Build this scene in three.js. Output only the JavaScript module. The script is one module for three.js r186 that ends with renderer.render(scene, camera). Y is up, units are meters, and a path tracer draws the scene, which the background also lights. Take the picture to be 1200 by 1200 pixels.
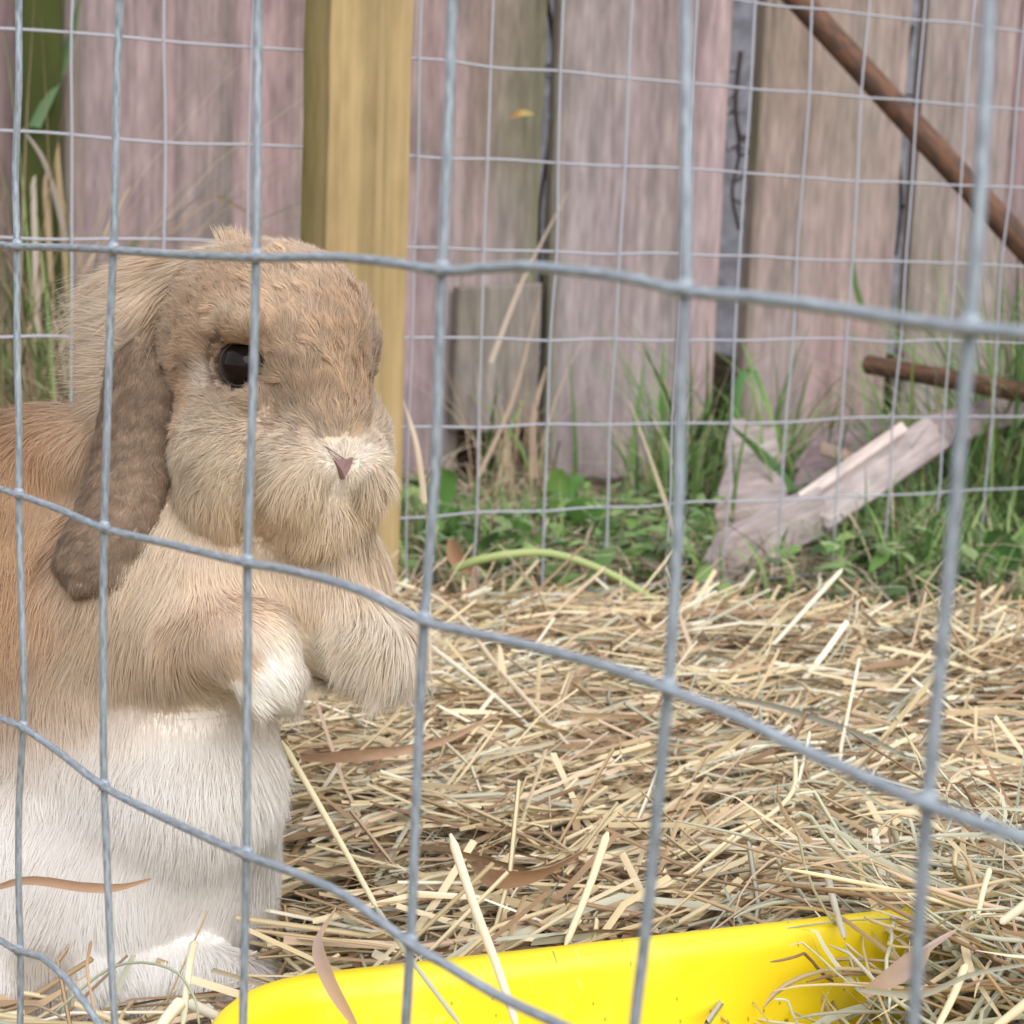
import * as THREE from 'three';
import { mergeGeometries, mergeVertices } from 'three/addons/utils/BufferGeometryUtils.js';

// ---------------------------------------------------------------- camera, sky, sun, exposure
const F = 2200;                                            // focal length in pixels of the 1200 px photograph
const camera = new THREE.PerspectiveCamera(2 * Math.atan(600 / F) * 180 / Math.PI, 1, 0.02, 80);
camera.position.set(0, 0.235, 0);
camera.rotation.set(-9 * Math.PI / 180, 0, 2.27 * Math.PI / 180, 'YXZ');
camera.focus = 0.5;
camera.userData.fStop = 32;
camera.updateMatrixWorld(true);

const scene = new THREE.Scene();
const renderer = new THREE.WebGLRenderer({ antialias: true });
renderer.toneMapping = THREE.LinearToneMapping;
renderer.toneMappingExposure = 1.58;
renderer.shadowMap.enabled = true;

{ // overcast sky: brighter overhead, a soft bright region round the veiled sun
  const W = 256, H = 128, data = new Float32Array(W * H * 4);
  const s = new THREE.Vector3(0.36, 0.55, 0.76).normalize();
  for (let j = 0; j < H; j++) for (let i = 0; i < W; i++) {
    const el = ((j + 0.5) / H - 0.5) * Math.PI, az = ((i + 0.5) / W - 0.5) * 2 * Math.PI;
    const x = Math.cos(az) * Math.cos(el), y = Math.sin(el), z = Math.sin(az) * Math.cos(el);
    const c = Math.max(0, x * s.x + y * s.y + z * s.z);
    const L = (0.76 + 0.22 * Math.max(0, y)) * (1 + 0.5 * Math.pow(c, 6));
    const o = (j * W + i) * 4;
    data[o] = L * 0.97; data[o + 1] = L * 0.985; data[o + 2] = L * 1.05; data[o + 3] = 1;
  }
  const t = new THREE.DataTexture(data, W, H, THREE.RGBAFormat, THREE.FloatType);
  t.mapping = THREE.EquirectangularReflectionMapping; t.magFilter = t.minFilter = THREE.LinearFilter; t.needsUpdate = true;
  scene.background = t; scene.environment = t;
}
const sun = new THREE.DirectionalLight(new THREE.Color(1, 0.96, 0.9), 1.3);
sun.position.set(0.36 * 4, 0.55 * 4, 0.76 * 4 - 0.8);
sun.target.position.set(0, 0, -0.8);
sun.castShadow = true; sun.shadow.radius = 80; sun.shadow.mapSize.set(2048, 2048);
Object.assign(sun.shadow.camera, { left: -2, right: 2, top: 2, bottom: -2, near: 0.1, far: 12 });
scene.add(sun, sun.target);

// ---------------------------------------------------------------- helpers
let seed = 7;
const rnd = () => { seed = (seed + 0x6d2b79f5) | 0; let t = Math.imul(seed ^ (seed >>> 15), 1 | seed); t = (t + Math.imul(t ^ (t >>> 7), 61 | t)) ^ t; return ((t ^ (t >>> 14)) >>> 0) / 4294967296; };
const rr = (a, b) => a + (b - a) * rnd();
const gauss = () => (rnd() + rnd() + rnd() + rnd() - 2) * 0.866 * 1.15;
const clamp = (x, a, b) => Math.min(b, Math.max(a, x)), lerp = (a, b, t) => a + (b - a) * t;
const sstep = (a, b, x) => { const t = clamp((x - a) / (b - a), 0, 1); return t * t * (3 - 2 * t); };
const V = (x, y, z) => new THREE.Vector3(x, y, z);
const hash3 = (x, y, z) => { let h = Math.imul(x, 374761393) ^ Math.imul(y, 668265263) ^ Math.imul(z, 2147483647 ^ 0x5bd1e995); h = Math.imul(h ^ (h >>> 13), 1274126177); h ^= h >>> 16; return (h >>> 0) / 4294967296; };
function noise(x, y = 0, z = 0) {                          // value noise, 0..1
  const ix = Math.floor(x), iy = Math.floor(y), iz = Math.floor(z); let u = x - ix, v = y - iy, w = z - iz;
  u = u * u * (3 - 2 * u); v = v * v * (3 - 2 * v); w = w * w * (3 - 2 * w);
  const g = (a, b, c) => hash3(ix + a, iy + b, iz + c);
  return lerp(lerp(lerp(g(0, 0, 0), g(1, 0, 0), u), lerp(g(0, 1, 0), g(1, 1, 0), u), v), lerp(lerp(g(0, 0, 1), g(1, 0, 1), u), lerp(g(0, 1, 1), g(1, 1, 1), u), v), w);
}
const fbm = (x, y, z, n = 4) => { let s = 0, a = 0.5, t = 0; for (let i = 0; i < n; i++) { s += a * noise(x, y, z); t += a; a *= 0.5; x = x * 2.03 + 11.3; y = y * 2.03 + 5.7; z = z * 2.03 + 3.1; } return s / t; };

const camM = camera.matrixWorld, RIGHT = V(), UP = V(), TOWARD = V();
camM.extractBasis(RIGHT, UP, TOWARD);
const EYE = camera.position.clone();
// a surveyed point of the place: its direction from the camera stand and its distance along the view axis
const W = (px, py, d) => V((px - 600) / F * d, -(py - 600) / F * d, -d).applyMatrix4(camM);
const ray = (px, py) => W(px, py, 1).sub(EYE);
const onPlane = (px, py, P, N) => { const r = ray(px, py); return r.multiplyScalar(P.clone().sub(EYE).dot(N) / r.dot(N)).add(EYE); };
const onLevel = (px, py, y) => onPlane(px, py, V(0, y, 0), V(0, 1, 0));
const depthOf = (p) => -p.clone().sub(EYE).dot(TOWARD);

const used = {};
const numbered = (n) => { const k = used[n] = (used[n] ?? -1) + 1; return k ? n + '_' + String(k).padStart(3, '0') : n; };
function tag(o, label, category, group, kind) { if (label) o.userData.label = label; if (category) o.userData.category = category; if (group) o.userData.group = group; if (kind) o.userData.kind = kind; return o; }
function shadows(o) { o.castShadow = o.receiveShadow = true; return o; }
function thing(name, pos, label, category, group) { const o = new THREE.Group(); o.name = numbered(name); o.position.copy(pos); scene.add(o); return tag(o, label, category, group); }
// a mesh whose geometry is given in world metres, put under parent (its base is the parent's base)
function part(name, geo, mat, parent) {
  const m = shadows(new THREE.Mesh(geo, mat)); m.name = name;
  if (parent === scene) { m.name = numbered(name); scene.add(m); return m; }
  const off = V(); let p = parent; while (p && p !== scene) { off.add(p.position); p = p.parent; }
  geo.translate(-off.x, -off.y, -off.z); parent.add(m); return m;
}
function solo(name, geo, mat, base, label, category, group, kind) {          // a thing that is one mesh
  const m = shadows(new THREE.Mesh(geo, mat)); m.name = numbered(name); geo.translate(-base.x, -base.y, -base.z); m.position.copy(base); scene.add(m);
  return tag(m, label, category, group, kind);
}
const std = (o) => new THREE.MeshStandardMaterial({ roughness: 0.85, ...o });
const lin = (r, g, b) => new THREE.Color().setRGB(r, g, b);

// collects ribbons and thin stems with vertex colours
class Acc {
  constructor() { this.p = []; this.n = []; this.c = []; this.i = []; }
  get count() { return this.p.length / 3; }
  vert(x, y, z, nx, ny, nz, c) { this.p.push(x, y, z); this.n.push(nx, ny, nz); this.c.push(c[0], c[1], c[2]); return this.p.length / 3 - 1; }
  // a flat or folded leaf along pts; side: direction of its width; w(t): width
  blade(pts, w, side, col, fold = 0.25, col2 = col) {
    const n = pts.length, T = V(), S = V(), N = V(), base = this.count;
    for (let k = 0; k < n; k++) {
      T.subVectors(pts[Math.min(n - 1, k + 1)], pts[Math.max(0, k - 1)]).normalize();
      S.copy(side).addScaledVector(T, -side.dot(T)).normalize(); N.crossVectors(T, S);
      const t = k / (n - 1), hw = 0.5 * w(t), c = col === col2 ? col : [lerp(col[0], col2[0], t), lerp(col[1], col2[1], t), lerp(col[2], col2[2], t)], p = pts[k];
      for (const s of [-1, 0, 1]) {
        const lift = s ? 0 : -fold * hw;
        this.vert(p.x + S.x * hw * s + N.x * lift, p.y + S.y * hw * s + N.y * lift, p.z + S.z * hw * s + N.z * lift, N.x + S.x * s * -fold, N.y + S.y * s * -fold, N.z + S.z * s * -fold, c);
      }
      if (k) { const b = base + (k - 1) * 3; for (const s of [0, 1]) this.i.push(b + s, b + s + 3, b + s + 1, b + s + 1, b + s + 3, b + s + 4); }
    }
  }
  tube(pts, r, sides, col, cap = true) {
    const n = pts.length, T = V(), S = V(0.31, 0.9, 0.3), A = V(), B = V(), base = this.count;
    for (let k = 0; k < n; k++) {
      T.subVectors(pts[Math.min(n - 1, k + 1)], pts[Math.max(0, k - 1)]).normalize();
      A.crossVectors(T, Math.abs(T.dot(S)) > 0.95 ? V(1, 0, 0) : S).normalize(); B.crossVectors(T, A);
      const q = r(k / (n - 1)), p = pts[k];
      for (let s = 0; s < sides; s++) { const a = s / sides * Math.PI * 2, x = Math.cos(a), y = Math.sin(a), nx = A.x * x + B.x * y, ny = A.y * x + B.y * y, nz = A.z * x + B.z * y; this.vert(p.x + nx * q, p.y + ny * q, p.z + nz * q, nx, ny, nz, col); }
      if (k) { const b = base + (k - 1) * sides; for (let s = 0; s < sides; s++) { const s1 = (s + 1) % sides; this.i.push(b + s, b + s1, b + s + sides, b + s1, b + s1 + sides, b + s + sides); } }
    }
    if (cap) for (const [b, f] of [[base, 1], [base + (n - 1) * sides, 0]]) for (let s = 1; s < sides - 1; s++) f ? this.i.push(b, b + s + 1, b + s) : this.i.push(b, b + s, b + s + 1);
  }
  geo() {
    const g = new THREE.BufferGeometry();
    g.setAttribute('position', new THREE.BufferAttribute(new Float32Array(this.p), 3)); g.setAttribute('normal', new THREE.BufferAttribute(new Float32Array(this.n), 3));
    g.setAttribute('color', new THREE.BufferAttribute(new Float32Array(this.c), 3)); g.setIndex(new THREE.BufferAttribute(new Uint32Array(this.i), 1)); return g;
  }
}
const curve = (pts, n) => new THREE.CatmullRomCurve3(pts, false, 'centripetal').getPoints(n - 1);
const plantMat = new THREE.MeshPhysicalMaterial({ vertexColors: true, roughness: 0.7, side: THREE.DoubleSide, transmission: 0.3, thickness: 0 });
const hayMat = new THREE.MeshPhysicalMaterial({ vertexColors: true, roughness: 0.62, side: THREE.DoubleSide, specularIntensity: 0.6 });

// ---------------------------------------------------------------- textures
function texture(w, h, f, srgb = true) {                   // f(u, v) -> [r, g, b] in sRGB-like 0..1
  const d = new Uint8Array(w * h * 4);
  for (let j = 0; j < h; j++) for (let i = 0; i < w; i++) { const c = f(i / w, j / h), o = (j * w + i) * 4; for (let k = 0; k < 3; k++) d[o + k] = clamp(c[k], 0, 1) * 255; d[o + 3] = 255; }
  const t = new THREE.DataTexture(d, w, h); t.wrapS = t.wrapT = THREE.RepeatWrapping; t.magFilter = THREE.LinearFilter; t.minFilter = THREE.LinearMipmapLinearFilter; t.generateMipmaps = true;
  if (srgb) t.colorSpace = THREE.SRGBColorSpace; t.needsUpdate = true; return t;
}
// weathered sawn fence wood; 0.5 m x 1 m
const grainAt = (u, v) => { const w = 6 * (fbm(u * 5, v * 2.2, 1.5) - 0.5); return 0.28 * fbm(u * 46 + w, v * 3.2, 0) + 0.44 * fbm(u * 170 + w * 2, v * 10, 4) + 0.28 * fbm(u * 70, v * 60, 9, 3); };
const woodMap = texture(512, 1024, (u, v) => {
  const g = grainAt(u, v) - 0.5, pink = fbm(u * 9, v * 3.2, 20, 3) - 0.5, dirt = fbm(u * 22, v * 13, 40, 4), speck = noise(u * 300, v * 420, 7) > 0.93 ? -0.07 : 0;
  const mott = 0.5 * fbm(u * 70, v * 38, 77, 3) + 0.5 * fbm(u * 190, v * 95, 78, 2) - 0.5, L = 0.745 + g * 0.42 + mott * 0.3 + (dirt > 0.6 ? -(dirt - 0.6) * 0.4 : 0) + speck;
  return [L * (1 + 0.1 * pink) * 1.02, L * (0.943 - 0.05 * pink), L * (0.95 - 0.025 * pink)];
});
const woodBump = texture(512, 1024, (u, v) => { const g = grainAt(u, v); return [g, g, g]; }, false);
const pineMap = texture(512, 1024, (u, v) => {
  const w = 3 * (fbm(u * 2, v * 1.1, 31, 2) - 0.5), ring = 0.5 + 0.5 * Math.sin((u * 34 + w * 4 + 0.6 * fbm(u * 30, v * 2, 3)) * 2.2), fine = 0.6 * fbm(u * 260, v * 10, 2) + 0.4 * fbm(u * 90, v * 70, 5) - 0.5, blot = fbm(u * 10, v * 7, 60) - 0.5;
  const L = 0.87 - 0.09 * Math.pow(ring, 2) + 0.34 * fine + 0.12 * blot;
  return [L * 0.93, L * (0.81 + 0.03 * blot), L * (0.575 + 0.08 * fine)];
});
const metalMap = texture(256, 256, (u, v) => { const n = fbm(u * 26, v * 26, 3, 4), s = noise(u * 120, v * 120, 9); const L = 0.78 + 0.4 * (n - 0.5) + (s > 0.9 ? 0.12 : 0); return [L, L, L]; });
const rustMap = texture(256, 512, (u, v) => { const n = fbm(u * 14, v * 30, 3), k = sstep(0.4, 0.65, n); return [lerp(0.35, 0.47, k), lerp(0.27, 0.34, k), lerp(0.22, 0.25, k)]; });
const soilMap = texture(512, 512, (u, v) => { const n = fbm(u * 24, v * 24, 3, 5), m = fbm(u * 6, v * 6, 8); const L = 0.22 + 0.34 * n; return [L * 1.05, L * (0.88 + 0.14 * m), L * 0.66]; });
const soilBump = texture(512, 512, (u, v) => { const n = fbm(u * 24, v * 24, 3, 5); return [n, n, n]; }, false);

function boxUV(g, ox, oy) {                                // uv in metres: 0.5 m x 1 m tile, grain along y of the untransformed box
  const p = g.attributes.position, n = g.attributes.normal, uv = new Float32Array(p.count * 2);
  for (let i = 0; i < p.count; i++) {
    const x = p.getX(i), y = p.getY(i), z = p.getZ(i), nx = Math.abs(n.getX(i)), ny = Math.abs(n.getY(i));
    const a = nx > 0.6 ? z : x, b = ny > 0.6 ? z * 0.2 : y; uv[i * 2] = a * 2 + ox; uv[i * 2 + 1] = b / 1.4 + oy;
  }
  g.setAttribute('uv', new THREE.BufferAttribute(uv, 2)); return g;
}
// a sawn board: width w, height h (from y = 0), thickness t (front face at z = 0, going to -z), softened edges, uneven ends
function boardGeo(w, h, t, bevel = 0.002, topCut = 0, ny = 1) {
  const s = new THREE.Shape(), hw = w / 2;
  const jag = (x) => topCut * (noise(x * 90, 3.3, w * 50) - 0.5);
  s.moveTo(-hw + bevel, bevel);
  for (let k = 1; k <= 8; k++) { const x = lerp(-hw + bevel, hw - bevel, k / 8); s.lineTo(x, bevel + (k < 8 ? Math.max(-bevel, jag(x)) : 0)); }
  for (let k = 1; k <= ny; k++) s.lineTo(hw - bevel + (k < ny ? 0.0012 * (noise(k * 0.9, w * 91) - 0.5) : 0), lerp(bevel, h - bevel, k / ny));
  for (let k = 1; k <= ny; k++) s.lineTo(-hw + bevel + (k < ny && k > 0 ? 0.0012 * (noise(k * 0.9, w * 37) - 0.5) : 0), lerp(h - bevel, bevel, k / ny));
  const g = new THREE.ExtrudeGeometry(s, { depth: t - 2 * bevel, bevelEnabled: true, bevelThickness: bevel, bevelSize: bevel, bevelSegments: 2, curveSegments: 1 });
  g.translate(0, 0, -t + bevel); return g;
}

// ---------------------------------------------------------------- ground
const hayH = (x, z) => {                                   // height of the hay bed
  const d = -z, edge = sstep(1.08, 0.93, d + 0.07 * (fbm(x * 9, 2, 5) - 0.5)) * sstep(0.06, 0.15, Math.hypot(x + 0.135, (z + 0.52) * 1.1));
  const heap = 0.005 * sstep(0.05, 0.3, x) * sstep(0.55, 0.85, d);
  return (d < 0.95 ? Math.max(edge, 0.2) : edge) * (0.014 + heap + 0.022 * fbm(x * 7, z * 7, 2, 3));
};
{
  const g = new THREE.PlaneGeometry(60, 60, 1, 1); g.rotateX(-Math.PI / 2);
  const uv = g.attributes.uv; for (let i = 0; i < uv.count; i++) uv.setXY(i, uv.getX(i) * 120, uv.getY(i) * 120);
  const gm = std({ map: soilMap, bumpMap: soilBump, bumpScale: 0.02, roughness: 1 });
  tag(part('ground', g, gm, scene), null, null, null, 'structure');
}

// ---------------------------------------------------------------- wooden fence
const FDIR = V(Math.cos(0.35), 0, -Math.sin(0.35)), FP = W(600, 400, 1.62), FN = V(0, 1, 0).cross(FDIR).normalize();
if (FN.z < 0) FN.negate();
const fenceAt = (px, py, off = 0) => { const P = FP.clone().addScaledVector(FN, off); return onPlane(px, py, P, FN); };
const fenceTurn = Math.atan2(FN.x, FN.z);
const woodMats = [[0.56, 0.535, 0.545], [0.6, 0.54, 0.54], [0.68, 0.61, 0.6], [0.61, 0.585, 0.59], [0.4, 0.355, 0.36], [0.52, 0.495, 0.47]].map((c) => std({ map: woodMap, bumpMap: woodBump, bumpScale: 0.0022, color: lin(...c), roughness: 0.95, vertexColors: true }));
function algae(g, left, right, seedv) {                    // green algae growing along board edges, patchy
  const p = g.attributes.position, c = new Float32Array(p.count * 3); g.computeBoundingBox(); const b = g.boundingBox, w = b.max.x - b.min.x;
  for (let i = 0; i < p.count; i++) {
    const x = (p.getX(i) - b.min.x) / w, y = p.getY(i), k = Math.max(x < 0.001 + 0.06 ? left : 0, x > 0.94 ? right : 0) * clamp(0.35 + 0.9 * fbm(y * 6, seedv, 1, 2), 0, 1);
    c[i * 3] = lerp(1, 0.36, k); c[i * 3 + 1] = lerp(1, 0.46, k); c[i * 3 + 2] = lerp(1, 0.2, k);
  }
  g.setAttribute('color', new THREE.BufferAttribute(c, 3)); return g;
}
{
  const fence = thing('wooden_fence', V(FP.x, 0, FP.z), 'weathered pinkish grey fence of upright boards behind the far wire mesh', 'fence');
  const put = (x0, x1, mi, opt = {}) => {
    const a = fenceAt(x0, 300, opt.off || 0), b = fenceAt(x1, 300, opt.off || 0), w = a.distanceTo(b) + (opt.lap ?? 0.001), mid = a.clone().lerp(b, 0.5);
    const y0 = opt.y0 ?? rr(0.0, 0.02), h = (opt.top ?? rr(1.15, 1.25)) - y0;
    const g = boardGeo(w, h, opt.t ?? 0.019, 0.0022, opt.jag ?? 0.01, 24);
    boxUV(g, 0.2 + 0.6 * rnd(), 0.01 + 0.1 * rnd()); algae(g, opt.l ?? 0.35, opt.r ?? 0.35, x0);
    g.rotateZ(opt.lean ?? rr(-0.004, 0.004)); g.rotateY(fenceTurn); g.translate(mid.x, y0, mid.z);
    part(opt.name || 'board', g, woodMats[mi], fence);
  };
  put(-420, -262, 0); put(-258, -110, 3); put(-106, 24, 4, { off: -0.004 });
  put(78, 205, 1, { l: 0.5, r: 0.2 }); put(205, 263, 5, { off: -0.004, lap: 0.012, l: 0, r: 0.2 }); put(263, 392, 1, { off: -0.008, lap: 0.012, r: 0.5, l: 0 }); put(393, 539, 0, { off: 0.002, r: 0.6, lap: 0.008 });
  put(538, 629, 1, { y0: 0.155, r: 0.9, l: 0.5, off: -0.003 });
  put(646, 798, 3, { l: 0.7, off: 0.006 }); put(797, 844, 2, { r: 0.8, off: -0.002 });
  put(880, 1047, 2, { l: 0.8, r: 0.5, off: 0.004 }); put(1068, 1171, 3, { l: 0.5 }); put(1170, 1252, 4, { off: -0.008 }); put(1256, 1420, 0); put(1426, 1590, 1);
  // short grey board nailed over the foot of the fence, its lower edge broken off above a hole
  put(540, 637, 5, { y0: 0.052, top: 0.178, off: 0.022, t: 0.016, jag: 0.02, name: 'patch_board', l: 0.4, r: 0.3 });
  for (const y of [0.62, 1.05]) {
    const a = fenceAt(-420, 300, -0.021), b = fenceAt(1590, 300, -0.021), L = a.distanceTo(b), m = a.clone().lerp(b, 0.5);
    const g = boardGeo(0.07, L, 0.036, 0.003); boxUV(g, 0.3, y); algae(g, 0.1, 0.1, y); g.translate(0, -L / 2, 0); g.rotateZ(Math.PI / 2); g.rotateY(fenceTurn); g.translate(m.x, y, m.z);
    part('rail', g, woodMats[0], fence);
  }
}
{ // beyond the fence: a low soil bank added to keep the board hole dark, and a rendered wall across the next garden
  const a = fenceAt(-600, 300, -0.12), b = fenceAt(1900, 300, -0.12), L = a.distanceTo(b), m = a.clone().lerp(b, 0.5);
  const bank = new THREE.CylinderGeometry(0.11, 0.11, L, 20, 160, false, 0, Math.PI * 2); bank.rotateZ(Math.PI / 2); { const p = bank.attributes.position; for (let i = 0; i < p.count; i++) { const k = 1 + 0.35 * (fbm(p.getX(i) * 9, p.getY(i) * 9 + 5, p.getZ(i) * 9, 3) - 0.5); p.setY(i, p.getY(i) * k); p.setZ(i, p.getZ(i) * k * 0.6); } } bank.computeVertexNormals();
  { const uv = bank.attributes.uv; for (let i = 0; i < uv.count; i++) uv.setXY(i, uv.getX(i) * 2, uv.getY(i) * 6); }
  bank.rotateY(fenceTurn); bank.translate(m.x, 0.0, m.z);
  tag(part('added_dark_bank', bank, std({ map: soilMap, bumpMap: soilBump, bumpScale: 0.01, color: lin(0.45, 0.4, 0.35), roughness: 1 }), scene), null, null, null, 'structure');
  const c = fenceAt(600, 300, -1.5), g = new THREE.BoxGeometry(9, 1.9, 0.12); const uv = g.attributes.uv; for (let i = 0; i < uv.count; i++) uv.setXY(i, uv.getX(i) * 18, uv.getY(i) * 4);
  g.rotateY(fenceTurn); g.translate(c.x, 0.95, c.z);
  solo('garden_wall', g, std({ map: metalMap, color: lin(0.3, 0.295, 0.34), roughness: 0.95 }), V(c.x, 0, c.z), 'pale lilac grey wall glimpsed through the gaps of the fence', 'wall');
}

// ---------------------------------------------------------------- yellow pine post of the pen
{
  const MD = V(Math.cos(0.5), 0, -Math.sin(0.5)), d = 0.985;
  const a = W(384, 300, d), g = boardGeo(0.0475, 1.0, 0.037, 0.0016, 0, 30); boxUV(g, 0.13, 0.2);
  { // darker olive tint paints part of the sawn side's shade; green algae along its rear edge
    const q = g.attributes.position, n = g.attributes.normal, c = new Float32Array(q.count * 3);
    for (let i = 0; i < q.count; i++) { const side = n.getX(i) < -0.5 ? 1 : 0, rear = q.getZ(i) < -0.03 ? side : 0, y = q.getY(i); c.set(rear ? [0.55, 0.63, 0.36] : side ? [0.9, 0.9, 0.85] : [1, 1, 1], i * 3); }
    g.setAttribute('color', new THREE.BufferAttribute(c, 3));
  }
  g.translate(0.0238, 0, 0); g.rotateY(0.5); g.rotateZ(0.004);
  const post = thing('timber_post', V(a.x, 0, a.z), 'yellowish sawn timber post standing behind the rabbit against the far mesh', 'post');
  g.translate(a.x, -0.02, a.z);
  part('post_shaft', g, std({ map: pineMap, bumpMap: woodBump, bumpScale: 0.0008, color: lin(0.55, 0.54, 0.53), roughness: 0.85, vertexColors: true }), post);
}

// ---------------------------------------------------------------- wire mesh panels
const zinc = std({ map: metalMap, bumpMap: metalMap, bumpScale: 0.00012, color: lin(0.52, 0.59, 0.66), metalness: 0.4, roughness: 0.48 });
const zincFar = std({ color: lin(0.4, 0.41, 0.46), metalness: 0.25, roughness: 0.5 });
function wire(pts, r, seg, parent, mat, sides = 10) {
  const c = new THREE.CatmullRomCurve3(pts, false, 'centripetal'), g = new THREE.TubeGeometry(c, seg, r, sides);
  const L = c.getLength(), uv = g.attributes.uv; for (let i = 0; i < uv.count; i++) uv.setXY(i, uv.getX(i) * L * 18, uv.getY(i) * 0.4);
  return part('wire', g, mat, parent);
}
{
  const D = ray(-1060, 186).setY(0).normalize(), P = W(600, 345, 0.265), N = D.clone().cross(V(0, 1, 0)).normalize(); if (N.dot(EYE.clone().sub(P)) < 0) N.negate();
  const at = (x, y, off = 0) => onPlane(x, y, P.clone().addScaledVector(N, off), N), r = 0.00079;
  const H = [
    [[-120, 283], [0, 287], [20, 289], [67, 290], [133, 293], [200, 298], [300, 302], [400, 302], [467, 309], [518, 317], [575, 314], [615, 312], [660, 316], [733, 325], [803, 341], [867, 347], [933, 355], [1000, 365], [1067, 376], [1137, 385], [1200, 390], [1400, 416], [1800, 462]],
    [[-120, 548], [0, 573], [22, 580], [67, 596], [122, 619], [200, 638], [290, 660], [333, 667], [400, 684], [440, 700], [497, 728], [550, 741], [600, 752], [667, 769], [733, 788], [783, 808], [867, 842], [933, 875], [1000, 905], [1087, 943], [1133, 960], [1200, 983], [1400, 1060], [1750, 1200]],
    [[-120, 790], [0, 841], [27, 853], [67, 880], [122, 922], [200, 962], [288, 1002], [350, 1025], [400, 1047], [440, 1075], [481, 1106], [530, 1135], [580, 1165], [650, 1198], [740, 1240], [1060, 1420], [1650, 1760]],
    [[-120, 1045], [0, 1102], [22, 1115], [50, 1122], [80, 1150], [110, 1190], [136, 1232], [282, 1330], [460, 1440], [725, 1620]],
    [[-120, -8], [20, -12], [142, -16], [303, -22], [532, -26], [806, -40], [1172, -70], [1500, -95]],
    [[-120, -320], [20, -340], [146, -360], [306, -385], [540, -420], [812, -470], [1195, -545]],
  ];
  const Vs = [
    [[-62, -345], [-60, 284], [-62, 560], [-60, 810], [-60, 1080]],
    [[22, -340], [22, 0], [22, 100], [18, 200], [20, 289], [20, 400], [22, 500], [22, 580], [25, 700], [28, 800], [27, 853], [22, 950], [22, 1050], [24, 1115], [23, 1260]],
    [[146, -360], [140, 0], [137, 100], [135, 200], [133, 293], [130, 360], [127, 450], [124, 550], [122, 619], [121, 700], [121, 800], [122, 922], [125, 1000], [129, 1100], [136, 1232], [138, 1340]],
    [[306, -385], [302, 0], [302, 100], [301, 200], [300, 302], [298, 400], [295, 500], [291, 600], [290, 660], [290, 760], [289, 900], [289, 1002], [287, 1100], [282, 1330], [280, 1440]],
    [[540, -420], [530, 0], [527, 100], [523, 200], [518, 317], [515, 400], [510, 550], [503, 650], [497, 728], [492, 830], [487, 960], [481, 1106], [460, 1440], [455, 1540]],
    [[812, -470], [804, 0], [804, 150], [803, 341], [798, 450], [795, 600], [790, 700], [783, 808], [770, 950], [758, 1080], [740, 1240], [725, 1620]],
    [[1195, -545], [1160, 0], [1153, 150], [1145, 280], [1137, 385], [1127, 500], [1115, 640], [1100, 800], [1087, 943], [1078, 1070], [1060, 1420]],
    [[1640, -600], [1600, 0], [1572, 438], [1540, 900], [1490, 1650]],
  ];
  const panel = thing('wire_mesh_panel', at(600, 1150).setY(0.02), 'near bent galvanised wire mesh with wide cells, in front of the rabbit', 'wire mesh');
  const longer = (p, first, last) => { const n = p.length; if (first) p.unshift(p[0].clone().addScaledVector(p[0].clone().sub(p[1]).normalize(), first)); if (last) p.push(p[n + (first ? 1 : 0) - 1].clone().addScaledVector(p[n + (first ? 1 : 0) - 1].clone().sub(p[n + (first ? 1 : 0) - 2]).normalize(), last)); return p; };
  for (const l of H) wire(longer(l.map(([x, y]) => at(x, y, 0.0008)), 0.05, 0.06), r, l.length * 5, panel, zinc);
  for (const l of Vs) wire(longer(l.map(([x, y]) => at(x, y, -0.0006)), 0.06, 0), r, l.length * 6, panel, zinc);
  const welds = [[20, 289], [133, 293], [300, 302], [518, 317], [803, 341], [1137, 385], [22, 580], [122, 619], [290, 660], [497, 728], [783, 808], [1087, 943], [27, 853], [122, 922], [289, 1002], [481, 1106], [22, 1115]];
  for (const [x, y] of welds) { const g = new THREE.SphereGeometry(0.00128, 12, 8); g.scale(1.05, 1.15, 0.8); const c = at(x, y, 0.0001); g.translate(c.x, c.y + 0.0003, c.z); part('weld', g, zinc, panel); }
}
{
  const D = V(Math.cos(0.5), 0, -Math.sin(0.5)), P = W(600, 395, 1.085), N = V(Math.sin(0.5), 0, Math.cos(0.5));
  const at = (x, y) => onPlane(x, y, P, N);
  const panel = thing('wire_mesh_panel', V(P.x, 0.01, P.z), 'far thin wire mesh of the pen, behind the post and the hay', 'wire mesh');
  const s0 = at(483, 395).sub(P).dot(D), cell = 0.0508;
  const xs = [-120, -20, 84, 189, 289, 387, 483, 564, 645, 721, 795, 863, 928, 993, 1055, 1113, 1170, 1224, 1276, 1327, 1377];
  for (const x of xs) {
    const s = at(x, 395).sub(P).dot(D), pts = [];
    for (let y = 0.012; y < 0.62; y += 0.0508) pts.push(V(P.x, 0, P.z).addScaledVector(D, s + 0.0011 * gauss()).addScaledVector(N, 0.0012 * gauss()).setY(y));
    wire(pts, 0.00072, 40, panel, zincFar, 6);
  }
  const s1 = at(-120, 395).sub(P).dot(D), s2 = at(1377, 395).sub(P).dot(D);
  for (let k = -3; k <= 9; k++) {
    const pts = []; for (let i = 0; i <= 24; i++) pts.push(V(P.x, 0, P.z).addScaledVector(D, lerp(s1, s2, i / 24)).addScaledVector(N, -0.0016 + 0.0015 * gauss()).setY(P.y - 0.0012 + k * cell + 0.0011 * gauss()));
    wire(pts, 0.00072, 96, panel, zincFar, 6);
  }
}
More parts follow.
